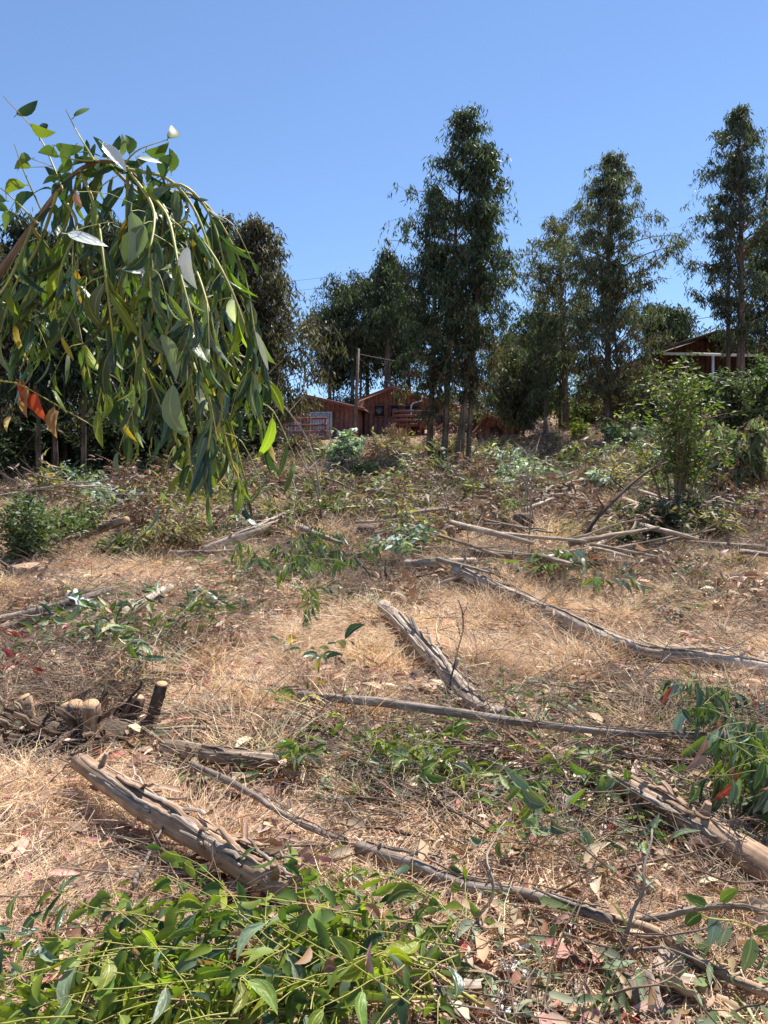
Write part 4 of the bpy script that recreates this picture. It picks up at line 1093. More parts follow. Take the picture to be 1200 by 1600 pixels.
# ------------------------------------------------------------------ hanging branch close to the camera
def hanging_branch():
    base = Vector((-2.05, 2.1, 0)); base.z = Hs(base.x, base.y)
    root = empty('young_eucalyptus', base)
    tag(root, 'young eucalyptus bending in from the left with drooping glossy leaves', 'tree')
    D = 2.05
    b = MB()
    main = [base, base + Vector((.12, .03, .8)), Wp(-190, 620, D + .1), Wp(-60, 500, D + .1), Wp(0, 425, D + .08), Wp(50, 355, D + .05), Wp(90, 300, D), Wp(125, 265, D), Wp(165, 252, D - .02),
            Wp(200, 265, D), Wp(230, 300, D), Wp(245, 340, D - .03), Wp(265, 380, D - .03), Wp(285, 450, D), Wp(297, 520, D), Wp(295, 600, D), Wp(300, 690, D)]
    P = spline(main, 70); rr = np.interp(np.linspace(0, 1, 70), [0, .25, .38, .55, .8, 1], [.02, .011, .0062, .005, .0036, .002])
    b.tube([p - base for p in P], rr, 10, True, .03, .02)
    b.build('trunk', M['twig_brown'], root)
    ls = LeafSet(root, 300)
    mats_r = {'nl_green': 1.8, 'nl_dark': 6.5, 'nl_grey': 2.4, 'nl_lime': .5, 'nl_yellow': .12, 'nl_glint': .1}
    mats_l = {'nl_green': 3.5, 'nl_dark': 5.5, 'nl_lime': 1.0, 'nl_yellow': .25, 'nl_grey': 1}
    mats_low = {'nl_green': 3.4, 'nl_dark': 4, 'nl_grey': 1.6, 'nl_lime': 1.6, 'nl_yellow': .6}
    drapes = [
        ([(230, 300), (285, 290), (330, 340), (352, 420), (370, 500)], mats_r, .02), ([(245, 340), (330, 400), (385, 480), (412, 550), (405, 600)], mats_r, .1),
        ([(265, 380), (330, 470), (362, 560), (405, 640), (418, 705)], mats_low, -.05), ([(290, 500), (340, 590), (360, 660), (388, 770)], mats_low, .12),
        ([(295, 580), (312, 680), (328, 775)], mats_low, 0), ([(285, 450), (252, 560), (285, 640), (302, 750)], mats_low, -.12),
        ([(265, 380), (222, 460), (225, 560), (262, 660)], mats_r, -.16), ([(200, 265), (198, 350), (195, 450), (168, 560), (152, 640)], mats_l, .12),
        ([(230, 300), (180, 400), (112, 450), (72, 540)], mats_l, .22), ([(125, 265), (100, 360), (62, 430), (45, 500)], mats_l, .1),
        ([(165, 252), (140, 340), (112, 440), (125, 520), (140, 590)], mats_l, .28), ([(90, 300), (62, 380), (22, 450), (0, 520)], mats_l, .05),
        ([(50, 355), (18, 430), (-20, 490)], mats_l, -.1), ([(230, 300), (300, 305), (345, 350), (382, 430), (398, 520)], mats_r, .05), ([(245, 340), (310, 370), (360, 450), (392, 550), (398, 640)], mats_r, -.12),
        ([(200, 265), (262, 280), (305, 330), (335, 420), (350, 520)], mats_r, -.05), ([(230, 300), (262, 340), (280, 420), (300, 500), (318, 590)], mats_r, -.28), 
        ([(90, 300), (120, 350), (95, 420), (85, 500)], mats_l, -.08), ([(265, 380), (240, 480), (205, 600), (212, 690)], mats_r, .2),
        ([(297, 520), (350, 610), (330, 690), (345, 760)], mats_low, .25), ([(245, 340), (300, 410), (330, 500), (345, 590)], mats_r, -.2),
        ([(285, 450), (320, 540), (385, 560), (425, 600)], mats_r, .16), ([(200, 265), (240, 330), (232, 420), (250, 520)], mats_r, -.22),
        ([(125, 265), (150, 330), (165, 430), (178, 540)], mats_l, -.18), ([(230, 300), (205, 380), (182, 480), (190, 580), (185, 630)], mats_l, .32),
        ([(50, 355), (90, 420), (70, 500), (30, 580)], mats_l, .25),
        ([(-60, 500), (-20, 470), (30, 490), (60, 560)], mats_l, .1), ([(230, 300), (270, 350), (300, 350), (322, 430)], mats_r, -.1),
        ([(295, 600), (270, 650), (280, 700), (305, 750)], mats_low, .1), ([(362, 560), (345, 640), (362, 720), (380, 760)], mats_low, -.02),
        ([(285, 450), (300, 560), (330, 640), (322, 720)], mats_r, -.25), ([(165, 252), (215, 300), (262, 330), (300, 395), (310, 470)], mats_r, .2),
        ([(190, 480), (215, 560), (240, 620), (236, 700)], mats_low, .05), ([(240, 330), (215, 400), (205, 500), (228, 590)], mats_r, .3)]
    tb = MB()
    nd = 0
    for K, mats, dz in drapes:
        m = len(K)
        Q = [Wp(px, py, D + dz * min(1, i / (m - 1) * 1.6) + random.gauss(0, .015)) for i, (px, py) in enumerate(K)]
        P2 = spline(Q, 22); tb.tube([p - base for p in P2], np.linspace(.0052, .002, 22), 5, False)
        L = sum((P2[i + 1] - P2[i]).length for i in range(21)); nleaf = int(L / .029)
        for i in range(nleaf):
            t = (i + 1.2) / (nleaf + .8) * 21; k = min(int(t), 20); p = P2[k].lerp(P2[k + 1], t - k)
            T = (P2[k + 1] - P2[k]).normalized()
            a = random.uniform(-.9, .9) + (0 if i % 2 else math.pi)
            hz = Vector((math.cos(a), math.sin(a), 0))
            low = i / nleaf
            dd = (T * .35 + hz * random.uniform(.15, .75) * (1.1 - .6 * low) + Vector((0, 0, -1)) * random.uniform(.5, 1.15)).normalized()
            l = random.choice([random.uniform(.045, .08), random.uniform(.065, .115)]) * (1.05 if mats is not mats_low else .9)
            up = Vector((random.gauss(0, .9), random.gauss(-.25, .9), random.gauss(.25, .3)))
            ls.add(p + dd * l * .14, dd, up, l * 1.06, l * random.uniform(.2, .33), pick(mats))
        if random.random() < .8:                       # side twiglets
            for _ in range(2):
                k = random.randrange(4, 18); p = P2[k]; d = Vector((random.gauss(0, .8), random.gauss(0, .8), -.8)).normalized()
                q = p + d * .06; q2 = q + (d + Vector((0, 0, -1.2))).normalized() * random.uniform(.06, .14)
                pp = spline([p, q, q2], 7); tb.tube([x - base for x in pp], np.linspace(.0018, .0008, 7), 4, False)
                for kk in (3, 5, 6):
                    dd = Vector((random.gauss(0, .5), random.gauss(0, .5), -1)).normalized(); l = random.uniform(.05, .11)
                    ls.add(pp[kk] + dd * l * .14, dd, Vector((random.gauss(0, 1), random.gauss(0, 1), .1)), l, l * random.uniform(.18, .26), pick(mats))
    # upward twigs on the left with rounder leaves seen against the sky
    ups = [([(100, 300), (62, 215), (5, 150)], [(95, 215, 0), (50, 195, -20), (20, 180, 40), (20, 238, 190), (65, 222, 100), (20, 262, 180), (90, 262, 60)]),
           ([(148, 252), (120, 205), (103, 172)], [(120, 180, 70), (105, 225, 240)]),
           ([(190, 262), (215, 235), (262, 218)], [(262, 215, 80), (200, 240, 100), (225, 245, 10)]),
           ([(65, 330), (38, 270), (22, 225)], [(35, 290, 200), (55, 300, 230)]), ([(60, 350), (20, 310), (-10, 285)], [(10, 325, 180), (20, 345, 210), (5, 345, 170)]),
           ([(165, 252), (120, 250), (80, 240)], [(95, 248, 170), (130, 255, 350), (110, 300, 250)]),
           ([(120, 330), (160, 290), (190, 270)], [(140, 300, 60)]), ([(230, 300), (262, 268), (270, 235)], [(265, 240, 250), (268, 280, 90)])]
    for K, lv in ups:
        P2 = spline([Wp(px, py, D + random.gauss(0, .05)) for px, py in K], 10)
        tb.tube([p - base for p in P2], np.linspace(.0028, .001, 10), 5, False)
        for px, py, a in lv:
            p = Wp(px, py, D + random.gauss(0, .03)); q = min(P2, key=lambda v: (v - p).length)
            p = q.lerp(p, .55); tb.tube([x - base for x in (q, p)], .001, 4, False)
            a = math.radians(a); dd = Vector((math.cos(a), random.gauss(0, .25), math.sin(a)))
            l = random.uniform(.05, .075)
            ls.add(p, dd, Vector((random.gauss(0, .3), -1, random.gauss(0, .5))), l, l * .46, pick({'nl_green': 5, 'nl_lime': 2, 'nl_dark': 2}), True)
    for k in range(60):                                 # leaves standing off the arch itself
        i = random.randrange(24, 46); p = P[i]; a = random.random() * 6.28
        dd = Vector((math.cos(a), random.gauss(0, .5), math.sin(a) * .8)).normalized(); l = random.uniform(.04, .075)
        ls.add(p + dd * .02, dd, Vector((random.gauss(0, .6), -1, random.gauss(0, .6))), l, l * random.uniform(.3, .42), pick(mats_l), True)
    for px, py, a, l, mt in [(293, 385, -75, .115, 'nl_glint'), (262, 425, -20, .05, 'nl_glint'), (212, 245, 8, .05, 'nl_glint'), (310, 605, -60, .05, 'nl_glint'), (363, 465, -80, .05, 'nl_glint'),  # whitish leaves placed as painted glints on the foliage
                         (160, 225, -45, .07, 'nl_glint'), (105, 365, -5, .08, 'nl_glint'), (190, 420, 10, .05, 'nl_glint'), (205, 330, -95, .15, 'nl_grey'), (225, 350, -100, .15, 'nl_grey'),
                         (270, 600, -70, .16, 'nl_grey'), (118, 300, -60, .04, 'nl_pink')]:
        p = Wp(px, py, D - .2); a = math.radians(a)
        q = min(P, key=lambda v: (v - p).length); 
        tb.tube([x - base for x in spline([q, q.lerp(p, .6) + Vector((0, 0, .02)), p], 5)], .001, 4, False)
        ls.L.insert(0, (p, Vector((math.cos(a), .1, math.sin(a))), Vector((.2, -1, .75)), l * 1.15 if mt == 'nl_glint' and l < .1 else l * .85, l * (.45 if l < .1 else .3), mt, l < .1))
    # red and brown leaves on a side twig at left
    P2 = spline([Wp(-80, 560, D + .1), Wp(-10, 592, D), Wp(30, 600, D), Wp(80, 628, D), Wp(150, 668, D)], 12)
    tb.tube([p - base for p in P2], np.linspace(.003, .0012, 12), 5, False)
    for px, py, a, l, mt in [(28, 595, -50, .07, 'nl_red'), (38, 600, -80, .07, 'nl_red'), (45, 605, -105, .085, 'nl_brown'), (55, 610, -75, .085, 'nl_red'), (18, 650, -120, .05, 'nl_tan'), (85, 635, -95, .085, 'nl_brown'), (92, 640, -110, .06, 'nl_tan')]:
        a = math.radians(a); ls.L.insert(0, (Wp(px, py, D), Vector((math.cos(a), .1, math.sin(a))), Vector((.1, -1, .2)), l, l * .3, mt, False))
    o = tb.build('twigs', M['twig_yellow'], root); o['kind'] = 'stuff'
    big = ls.L[:19]; rest = ls.L[19:]
    rest.sort(key=lambda q: -q[3] / q[0].y); ls.L = big + rest
    ls.L = [(q[0], q[1], q[2], q[3], q[4], q[5], q[6]) for q in ls.L]
    ls.build()
hanging_branch()

# ------------------------------------------------------------------ trees
GREENS = [(.040, .062, .036), (.055, .085, .045), (.075, .105, .06), (.10, .13, .085), (.035, .05, .032)]
def tree(name, label, base, height, rad, seed, prof, nb=55, t0=.25, cols=GREENS, cw=None, leafL=.24, leafW=.046, twigs=6, perTwig=26, stems=1, trunk_r=.1, lean=(0, 0), droop=.9, trunkmat='bark_tree',
         hang=.45, group=None, brown=.0, stemspread=.5, asc=1.0, clump=.28, tpl=TPL_FAR):
    q = np.random.default_rng(seed); rnd = random.Random(seed)
    root = empty(name, base); tag(root, label, 'tree', group)
    LB = []; LD = []; LU = []; browns = []
    bb = MB()
    for s in range(stems):
        h = height * (1 if s == 0 else rnd.uniform(.6, .93)); off = Vector((0, 0, 0)) if s == 0 else Vector((rnd.uniform(-1, 1) * stemspread, rnd.uniform(-1, 1) * stemspread, 0))
        lx, ly = lean[0] + (rnd.gauss(0, .04) if s else 0), lean[1] + (rnd.gauss(0, .03) if s else 0); n = 26; P = []
        w1, w2 = rnd.random() * 6, rnd.random() * 6
        for k in range(n):
            t = k / (n - 1)
            P.append(off + Vector((lx * h * t + .012 * h * math.sin(w1 + 5 * t) * t, ly * h * t + .012 * h * math.sin(w2 + 4 * t) * t, -.15 + (h + .15) * t)))
        tr = trunk_r * (1 if s == 0 else rnd.uniform(.5, .8))
        rr = [tr * ((1 - k / (n - 1)) ** .8 * .96 + .04) * (1.25 if k == 0 else 1) for k in range(n)]
        tb = MB(); tb.tube(P, rr, 10, True, .03, .03, seed=seed + s); tb.build('trunk', M[trunkmat], root)
        nbs = nb if s == 0 else int(nb * .55)
        for i in range(nbs):
            t = t0 + (1 - t0) * ((i + rnd.random()) / nbs) ** .9
            if t > .985: t = .985
            u = t * (n - 1); k = min(int(u), n - 2); p = P[k].lerp(P[k + 1], u - k)
            a = i * 2.4 + rnd.gauss(0, .5); R_ = prof(t) * rad * rnd.uniform(.4, 1.3) * (1 if s == 0 else .75)
            R_ = max(R_, .15)
            d = Vector((math.cos(a), math.sin(a), asc * rnd.uniform(.7, 1.5)))
            d.normalize(); pts = [p]; m = 6; LL = R_ * 1.75
            for j in range(m):
                d = (d + Vector((rnd.gauss(0, .12), rnd.gauss(0, .12), -.14 * droop))).normalized(); pts.append(pts[-1] + d * LL / m)
            br = min(rr[k] * .5, .016 + .014 * R_)
            bb.tube(pts, np.linspace(br, .004, m + 1), 4, False)
            for w_ in range(twigs):
                f = (.3 + .7 * rnd.random() ** .6) * m; kk = min(int(f), m - 1); b0 = pts[kk].lerp(pts[kk + 1], f - kk)
                aa = rnd.random() * 6.28; tl = rnd.uniform(.25, .65) * (.5 + .5 * min(1, R_)) * (leafL / .2)
                dd = Vector((math.cos(aa), math.sin(aa), rnd.uniform(-.4, .7))).normalized(); b1 = b0 + dd * tl * .6; b2 = b1 + (dd * .5 + Vector((0, 0, -1)) * hang * 1.4).normalized() * tl * .8
                bb.tube([b0, b1, b2], [.006, .0045, .003], 3, False)
                m_ = int(perTwig * rnd.uniform(.6, 1.3)); tt = q.random(m_)
                A = np.array(tuple(b0)); B = np.array(tuple(b1)); C_ = np.array(tuple(b2))
                pos = np.where((tt < .5)[:, None], A + (B - A) * (tt * 2)[:, None], B + (C_ - B) * ((tt - .5) * 2)[:, None])
                pos = pos + q.standard_normal((m_, 3)) * np.array([clump, clump, clump * 1.5]) * .24 * (leafL / .2)
                LB.append(pos)
                v = rdir(m_, -2.2 * hang - .5, .6, q); LD.append(v)
                browns.append(np.full(m_, t < brown * rnd.uniform(.5, 1.3)))
    LB = np.vstack(LB); LD = np.vstack(LD); N_ = len(LB)
    up = rdir(N_, .4, .8, q); cc = palette(N_, cols, cw, .35, q)
    br_ = np.concatenate(browns) & (q.random(N_) < .6)
    cc[br_] = palette(int(br_.sum()), [(.16, .09, .055), (.12, .085, .05), (.22, .14, .09)], None, .3, q)
    L = leafL * (.55 + .7 * q.random(N_))
    bo = bb.build('branches', M[trunkmat], root); bo['kind'] = 'stuff'
    foliage('crown', tpl, LB, LD, up, L, leafW * (.7 + .6 * q.random(N_)) * leafL / .2, cc, root)
    return root

def ground_at(px, d):
    x = (px - 600) / FPX * d; return Vector((x, d, Hs(x, d) - .05))
def hgt(px, pyt, d):
    return EYE - (pyt - 800) / FPX * d - Hs((px - 600) / FPX * d, d)
conic = lambda t: min(1.0, (1 - t) * 1.75 + .06) * (.55 + .45 * min(1, (t - .1) * 2.6))
cyl = lambda t: min(1, (1 - t) * 3.0 + .1) * (.75 + .25 * math.sin(t * 9))
round_ = lambda t: math.sqrt(max(.03, 1 - ((t - .68) / .36) ** 2))
def T(px, pyt, d, wpx, label, seed, **kw):
    b = ground_at(px, d); h = hgt(px, pyt, d) + .05
    kw.setdefault('prof', conic)
    return tree(kw.pop('name', 'eucalyptus_tree'), label, b, h, wpx / 2 / FPX * d, seed, **kw)

OL = [(.075, .085, .045), (.10, .11, .06), (.13, .13, .075), (.06, .07, .04), (.15, .13, .09)]
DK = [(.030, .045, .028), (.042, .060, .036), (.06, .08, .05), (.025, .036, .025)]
BRW = [(.065, .065, .042), (.085, .078, .052), (.11, .09, .065), (.05, .052, .036), (.14, .12, .10)]
T(692, 168, 21, 140, 'tallest eucalyptus in the centre with many stems from one base', 11, nb=78, leafL=.2, leafW=.04, clump=.2, t0=.27, stems=6, stemspread=.75, trunk_r=.10, lean=(.055, 0), brown=.42, perTwig=20, twigs=6, prof=lambda t: conic(t) * 1.12 * (.28 + .72 * min(1, max(0, t - .30) * 4)))
T(950, 238, 25, 158, 'tall loose eucalyptus with a side limb reaching right, right of centre', 12, nb=70, t0=.12, stems=3, leafL=.2, leafW=.038, clump=.2, stemspread=.5, trunk_r=.13, brown=.3, perTwig=25, twigs=7, cols=[(.06, .08, .05), (.085, .10, .065), (.11, .125, .085), (.14, .15, .11)], lean=(.008, 0))
T(884, 345, 29, 110, 'olive round headed eucalyptus just left of the tall loose one', 13, prof=round_, nb=54, leafL=.2, leafW=.04, clump=.22, t0=.3, cols=OL, trunk_r=.13, perTwig=25, lean=(-.02, 0), stems=2)
T(852, 490, 27, 62, 'short dark eucalyptus on the left side of the olive round headed one', 14, nb=20, t0=.25, cols=[(.045, .06, .035), (.07, .09, .05), (.1, .12, .07)], trunk_r=.08, prof=cyl, perTwig=16, leafL=.2, leafW=.038)
T(1157, 172, 26, 135, 'tall dark eucalyptus at the right edge before the brown house', 15, nb=84, leafL=.2, leafW=.04, clump=.2, t0=.24, cols=[(.035, .05, .036), (.05, .07, .05), (.07, .09, .065), (.1, .12, .1)], stems=2, trunk_r=.15, perTwig=25, prof=lambda t: conic(t) * (1.15 if t > .5 else .9), stemspread=.4)
T(1215, 330, 30, 120, 'dark eucalyptus half outside the right edge', 16, nb=40, t0=.15, cols=DK, stems=2)
T(403, 352, 24, 130, 'dark brownish eucalyptus leaning over the left house', 17, nb=82, t0=.30, cols=BRW, trunk_r=.13, perTwig=28, prof=lambda t: min(1, (1 - t) * 1.6 + .12), stems=2, lean=(-.012, 0), clump=.34)
T(352, 345, 25, 90, 'slender dark eucalyptus behind the hanging branch tip', 18, nb=56, t0=.15, cols=BRW, perTwig=24)
for px, pyt, d, w_, lb, cl in [(300, 385, 23, 120, 'dark tree behind the middle of the hanging branch', DK), (235, 360, 25, 130, 'dark tree behind the left part of the hanging branch', BRW), (165, 345, 22, 120, 'dark tree with bare lower trunk behind the arched stem', DK),
                           (100, 375, 21, 130, 'dark tree over the green clearing at far left', BRW), (35, 350, 20, 130, 'dark tree with slim trunk by the left edge', DK), (-30, 370, 19, 120, 'dark tree half outside the left edge', BRW)]:
    T(px, pyt, d, w_, lb, 30 + px, nb=46, t0=.26, cols=cl, trunk_r=.11, perTwig=28, stems=2, prof=cyl, clump=.36, stemspread=.7, leafL=.22)
for px, pyt, d, lb in [(62, 500, 16, 'slim bare trunked sapling, leftmost in the shade of the left grove'), (88, 520, 17, 'slim sapling between the two darker trunks at left'), (130, 480, 16.5, 'slender dark trunk standing before the green clearing'),
                     (270, 540, 18, 'dark trunked sapling under the hanging branch'), (200, 560, 19, 'thin sapling left of the dark trunked one')]:
    T(px, pyt, d, 60, lb, 60 + px, nb=22, t0=.55, cols=DK, trunk_r=.07, perTwig=18, trunkmat='bark_dark')
for px, pyt, d, w_, lb, pf, cl in [(550, 452, 46, 72, 'dark eucalyptus crown behind the left house', round_, DK), (604, 396, 45, 78, 'tallest dark eucalyptus behind the middle house', lambda t: min(1, (1 - t) * 1.9 + .15), DK),
                           (575, 440, 49, 80, 'dark eucalyptus between the two behind the houses', round_, DK), (515, 490, 47, 44, 'leftmost dark eucalyptus behind the houses', round_, DK), (640, 470, 48, 80, 'dark eucalyptus behind the left side of the tallest tree', round_, DK),
                           (798, 536, 44, 55, 'small dark tree right of the tallest eucalyptus', round_, DK), (848, 495, 40, 60, 'dark rounded tree far behind the right trees', round_, DK),
                           (1035, 490, 42, 55, 'small dark tree behind the left end of the brown house roof', round_, DK)]:
    T(px, pyt, d, w_, lb, 90 + px, nb=44, t0=.38, cols=cl, trunk_r=.14, perTwig=26, leafL=.3, twigs=6, prof=pf, clump=.36, group='dark trees on the ridge behind the houses', stems=2, stemspread=1.0)
T(818, 560, 30, 76, 'small yellowish olive tree in front of the far dark ones', 21, name='olive_tree', nb=40, t0=.3, cols=OL, perTwig=26, prof=lambda t: .6 + .4 * math.sin(t * 3), clump=.3, stems=3, trunk_r=.05)

# ------------------------------------------------------------------ shrubs
def shrub(name, label, base, w_, h, seed, cols, n=2200, leafL=.09, wf=.35, stems=7, cat='shrub', mat='leaf', group=None, up=.2, open_=.0, stemmat='twig_brown', cw=None, tpl=TPL_MID):
    q = np.random.default_rng(seed); rnd = random.Random(seed)
    root = empty(name, base); tag(root, label, cat, group); b = MB(); pos = []
    for s in range(stems):
        a = rnd.random() * 6.28; sp = rnd.uniform(.1, 1) * w_ / 2; hh = h * rnd.uniform(.65, 1) * (1 - .25 * (sp / (w_ / 2)) ** 2)
        P = spline([Vector((.05 * math.cos(a), .05 * math.sin(a), -.05)), Vector((sp * .45 * math.cos(a), sp * .45 * math.sin(a), hh * .5)), Vector((sp * math.cos(a), sp * math.sin(a), hh))], 10)
        b.tube(P, np.linspace(.012 * h / 1.5 + .004, .003, 10), 5, False)
        for t in range(12):
            k = rnd.uniform(open_ * 9, 9); i = min(int(k), 8); p = P[i].lerp(P[i + 1], k - i); aa = rnd.random() * 6.28
            l = rnd.uniform(.12, .32) * w_; d = Vector((math.cos(aa), math.sin(aa), rnd.uniform(-.1, .8))).normalized(); e = p + d * l
            b.tube([p, p.lerp(e, .5) + Vector((0, 0, .02)), e], [.005, .004, .002], 3, False)
            m_ = int(n / stems / 12 * rnd.uniform(.6, 1.4)) + 1; u = q.random(m_)[:, None]
            pos.append(np.array(tuple(p)) * (1 - u) + np.array(tuple(e)) * u + q.standard_normal((m_, 3)) * .035 * w_)
    pos = np.vstack(pos); pos[:, 2] = np.maximum(pos[:, 2], .02); m = len(pos)
    L = leafL * (.6 + .7 * q.random(m))
    o = b.build('stems', M[stemmat], root); o['kind'] = 'stuff'
    foliage('foliage', tpl, pos, rdir(m, up, .6, q), rdir(m, .9, .6, q), L, L * wf * (.8 + .4 * q.random(m)), palette(m, cols, cw, .35, q), root, mat)
    return root
def S(px, py, wpx, hpx, label, seed, cols, name='shrub', **kw):
    p = G(px, py); k = p.y / FPX; p.z -= .03
    return shrub(name, label, p, wpx * k, hpx * k, seed, cols, **kw)
FRESH = [(.07, .11, .028), (.10, .15, .035), (.15, .20, .055), (.045, .075, .025), (.20, .20, .09)]
GLA = [(.25, .33, .28), (.36, .44, .39), (.18, .25, .20), (.46, .52, .48), (.12, .16, .11)]
MIDG = [(.07, .11, .04), (.10, .14, .055), (.14, .18, .09), (.05, .08, .03), (.18, .2, .13)]
WIL = [(.17, .165, .09), (.25, .22, .14), (.12, .13, .06), (.34, .29, .2), (.36, .25, .18)]
BRN = [(.18, .11, .075), (.26, .17, .12), (.12, .08, .055), (.33, .23, .17)]
S(1055, 828, 195, 272, 'tall fresh green shrub on thin bare stems at right', 301, FRESH, name='tall_shrub', n=3000, leafL=.09, stems=12, open_=.42, up=.3)
S(1150, 792, 100, 150, 'pale drooping eucalyptus regrowth right of the tall shrub', 302, [(.16, .19, .12), (.26, .28, .2), (.34, .36, .29), (.09, .12, .06), (.14, .10, .05)], n=1600, leafL=.24, wf=.24, up=-1.2, stems=9, open_=.5)
S(45, 880, 170, 110, 'dense small leafed green bush at the left edge', 303, MIDG, n=5200, leafL=.07, stems=12)
S(110, 850, 120, 60, 'low green growth right of the left edge bush', 304, MIDG, n=2600, leafL=.07, stems=10)
S(530, 742, 80, 70, 'blue green young eucalyptus bush below the left house', 305, GLA, n=1500, leafL=.16, wf=.5, stems=9)
S(577, 765, 46, 50, 'bright green leafy plant in the centre of the slash', 306, [(.12, .24, .04), (.18, .32, .06), (.08, .17, .03)], n=800, leafL=.13, wf=.5, stems=6)
S(903, 742, 60, 62, 'withered olive leafed bush below the right trees', 307, WIL, n=1400, leafL=.2, wf=.25, up=-.7)
S(905, 690, 46, 36, 'yellow green bush at the foot of the right trees', 308, [(.28, .30, .04), (.2, .25, .05), (.12, .18, .04)], n=1000, leafL=.12)
S(985, 705, 90, 45, 'glaucous low growth right of the right tree trunks', 309, GLA + FRESH, n=1900, leafL=.14, wf=.4)
S(620, 726, 44, 66, 'dry straw coloured bush between the pole and the tallest tree', 310, [(.42, .32, .22), (.32, .23, .16), (.5, .4, .29)], n=1400, leafL=.2, wf=.07, up=1.2, mat='dryleaf')
S(1020, 690, 90, 120, 'dusty green shrub below the left end of the brown house', 311, MIDG + WIL, n=3800, leafL=.13, stems=12)
S(1075, 680, 90, 100, 'light green shrub in front of the brown house wall', 312, FRESH, n=3800, leafL=.12, stems=12)
S(1150, 700, 110, 130, 'large dark shrub right of the light green one at the brown house', 313, DK + MIDG, n=6000, leafL=.14, stems=14)
S(1195, 690, 90, 150, 'dark evergreen shrub at the right edge', 314, [(.04, .07, .025), (.07, .11, .035), (.11, .16, .05)], n=5500, leafL=.12, stems=14)
S(975, 668, 60, 90, 'bright dusty shrub behind the right tree trunks', 315, MIDG + GLA, n=2400, leafL=.13, stems=9)
S(460, 722, 70, 40, 'dark scrub below the left house deck', 316, DK + BRN, n=1800, leafL=.13)
S(345, 752, 130, 55, 'grey scrub left of the house deck', 317, BRW + GLA[:1], n=2600, leafL=.13)
S(50, 742, 150, 60, 'green undergrowth in the clearing under the left trees', 318, FRESH, n=2600, leafL=.13)
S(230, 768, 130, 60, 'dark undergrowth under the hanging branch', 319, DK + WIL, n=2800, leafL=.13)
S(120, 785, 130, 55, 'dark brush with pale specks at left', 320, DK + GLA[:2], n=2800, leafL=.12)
S(290, 792, 100, 45, 'brown brush beyond the splintered log', 321, BRN + MIDG, n=1800, leafL=.12)
S(470, 715, 90, 34, 'dry brown brush below the deck of the left cabin', 330, BRN + WIL, n=1600, leafL=.13, wf=.16, mat='dryleaf')
S(600, 718, 90, 34, 'dead straw coloured brush below the middle cabin', 331, BRN + [(.42, .32, .22)], n=1600, leafL=.14, wf=.12, mat='dryleaf')
S(780, 715, 80, 34, 'brown and olive brush in front of the shed', 332, BRN + WIL, n=1500, leafL=.13, wf=.2)
S(690, 730, 110, 60, 'dead brown brush round the base of the tallest tree', 322, BRN, n=2200, leafL=.14, wf=.12, mat='dryleaf')
S(1045, 848, 170, 66, 'dark tangled scrub at the foot of the tall shrub', 323, BRN + DK + DK + MIDG, n=4200, leafL=.08)
S(978, 870, 36, 52, 'small dark green fern like plant left of the tall shrub', 324, [(.035, .06, .02), (.06, .09, .03)], n=500, leafL=.09)
S(1195, 770, 70, 60, 'brown and green scrub by the right edge pole', 325, BRN + MIDG, n=1500, leafL=.12)
S(850, 700, 60, 50, 'grey dead bush beside the low grey wall', 326, [(.33, .3, .29), (.25, .22, .21), (.4, .37, .36)], n=1300, leafL=.12, wf=.12, mat='dryleaf')
S(1075, 920, 60, 40, 'green low weed in the straw by the right brush', 327, MIDG + WIL, n=400, leafL=.08)

for i, (px, d, wm, hm, cl) in enumerate([(390, 30, 4, 1.6, BRW), (420, 42, 4, 2.5, DK), (700, 43, 4, 2.2, DK), (745, 34, 3, 1.3, BRW), (895, 32, 3, .9, MIDG + DK), (930, 30, 3, .9, MIDG), (985, 29, 3, 1.4, MIDG + GLA), (745, 42, 4, 2, BRW), (800, 42, 3.5, 1.1, DK + MIDG), (860, 41, 3, .9, DK + MIDG), (910, 38, 3, 1.7, MIDG), (950, 36, 3, 1.6, MIDG + GLA),
                                     (640, 43, 4, 2, DK), (580, 44, 4, 1.8, DK), (535, 43, 3, 1.8, BRW), (1000, 35, 3.5, 2, MIDG), (1180, 36, 4, 3, DK), (320, 28, 4, 2, BRW + DK), (240, 26, 4, 2, DK), (150, 27, 4, 2.4, DK), (60, 26, 4, 2.2, DK + MIDG), (-20, 24, 4, 2.5, DK)]):
    q = ground_at(px, d)
    shrub('ridge_shrub', where('dark scrubby shrub on the skyline', px, 800 - (q.z - EYE) / d * FPX) or 'dark scrubby shrub closing the skyline behind the trees', q, wm, hm, 400 + i, cl, n=2600, leafL=.2, stems=9, group='scrub along the ridge', tpl=TPL_FAR)
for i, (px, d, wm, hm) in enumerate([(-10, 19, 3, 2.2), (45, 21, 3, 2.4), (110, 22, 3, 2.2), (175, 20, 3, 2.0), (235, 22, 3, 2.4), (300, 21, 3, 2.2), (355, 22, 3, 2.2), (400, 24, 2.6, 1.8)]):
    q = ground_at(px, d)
    shrub('dark_shrub', where('dark leafy undergrowth', px, 800 - (q.z - EYE) / d * FPX) or 'dark leafy undergrowth under the left grove', q, wm, hm, 470 + i, DK + [(.07, .10, .04)], n=5000, leafL=.15, stems=12, group='dark undergrowth under the left grove', tpl=TPL_FAR)
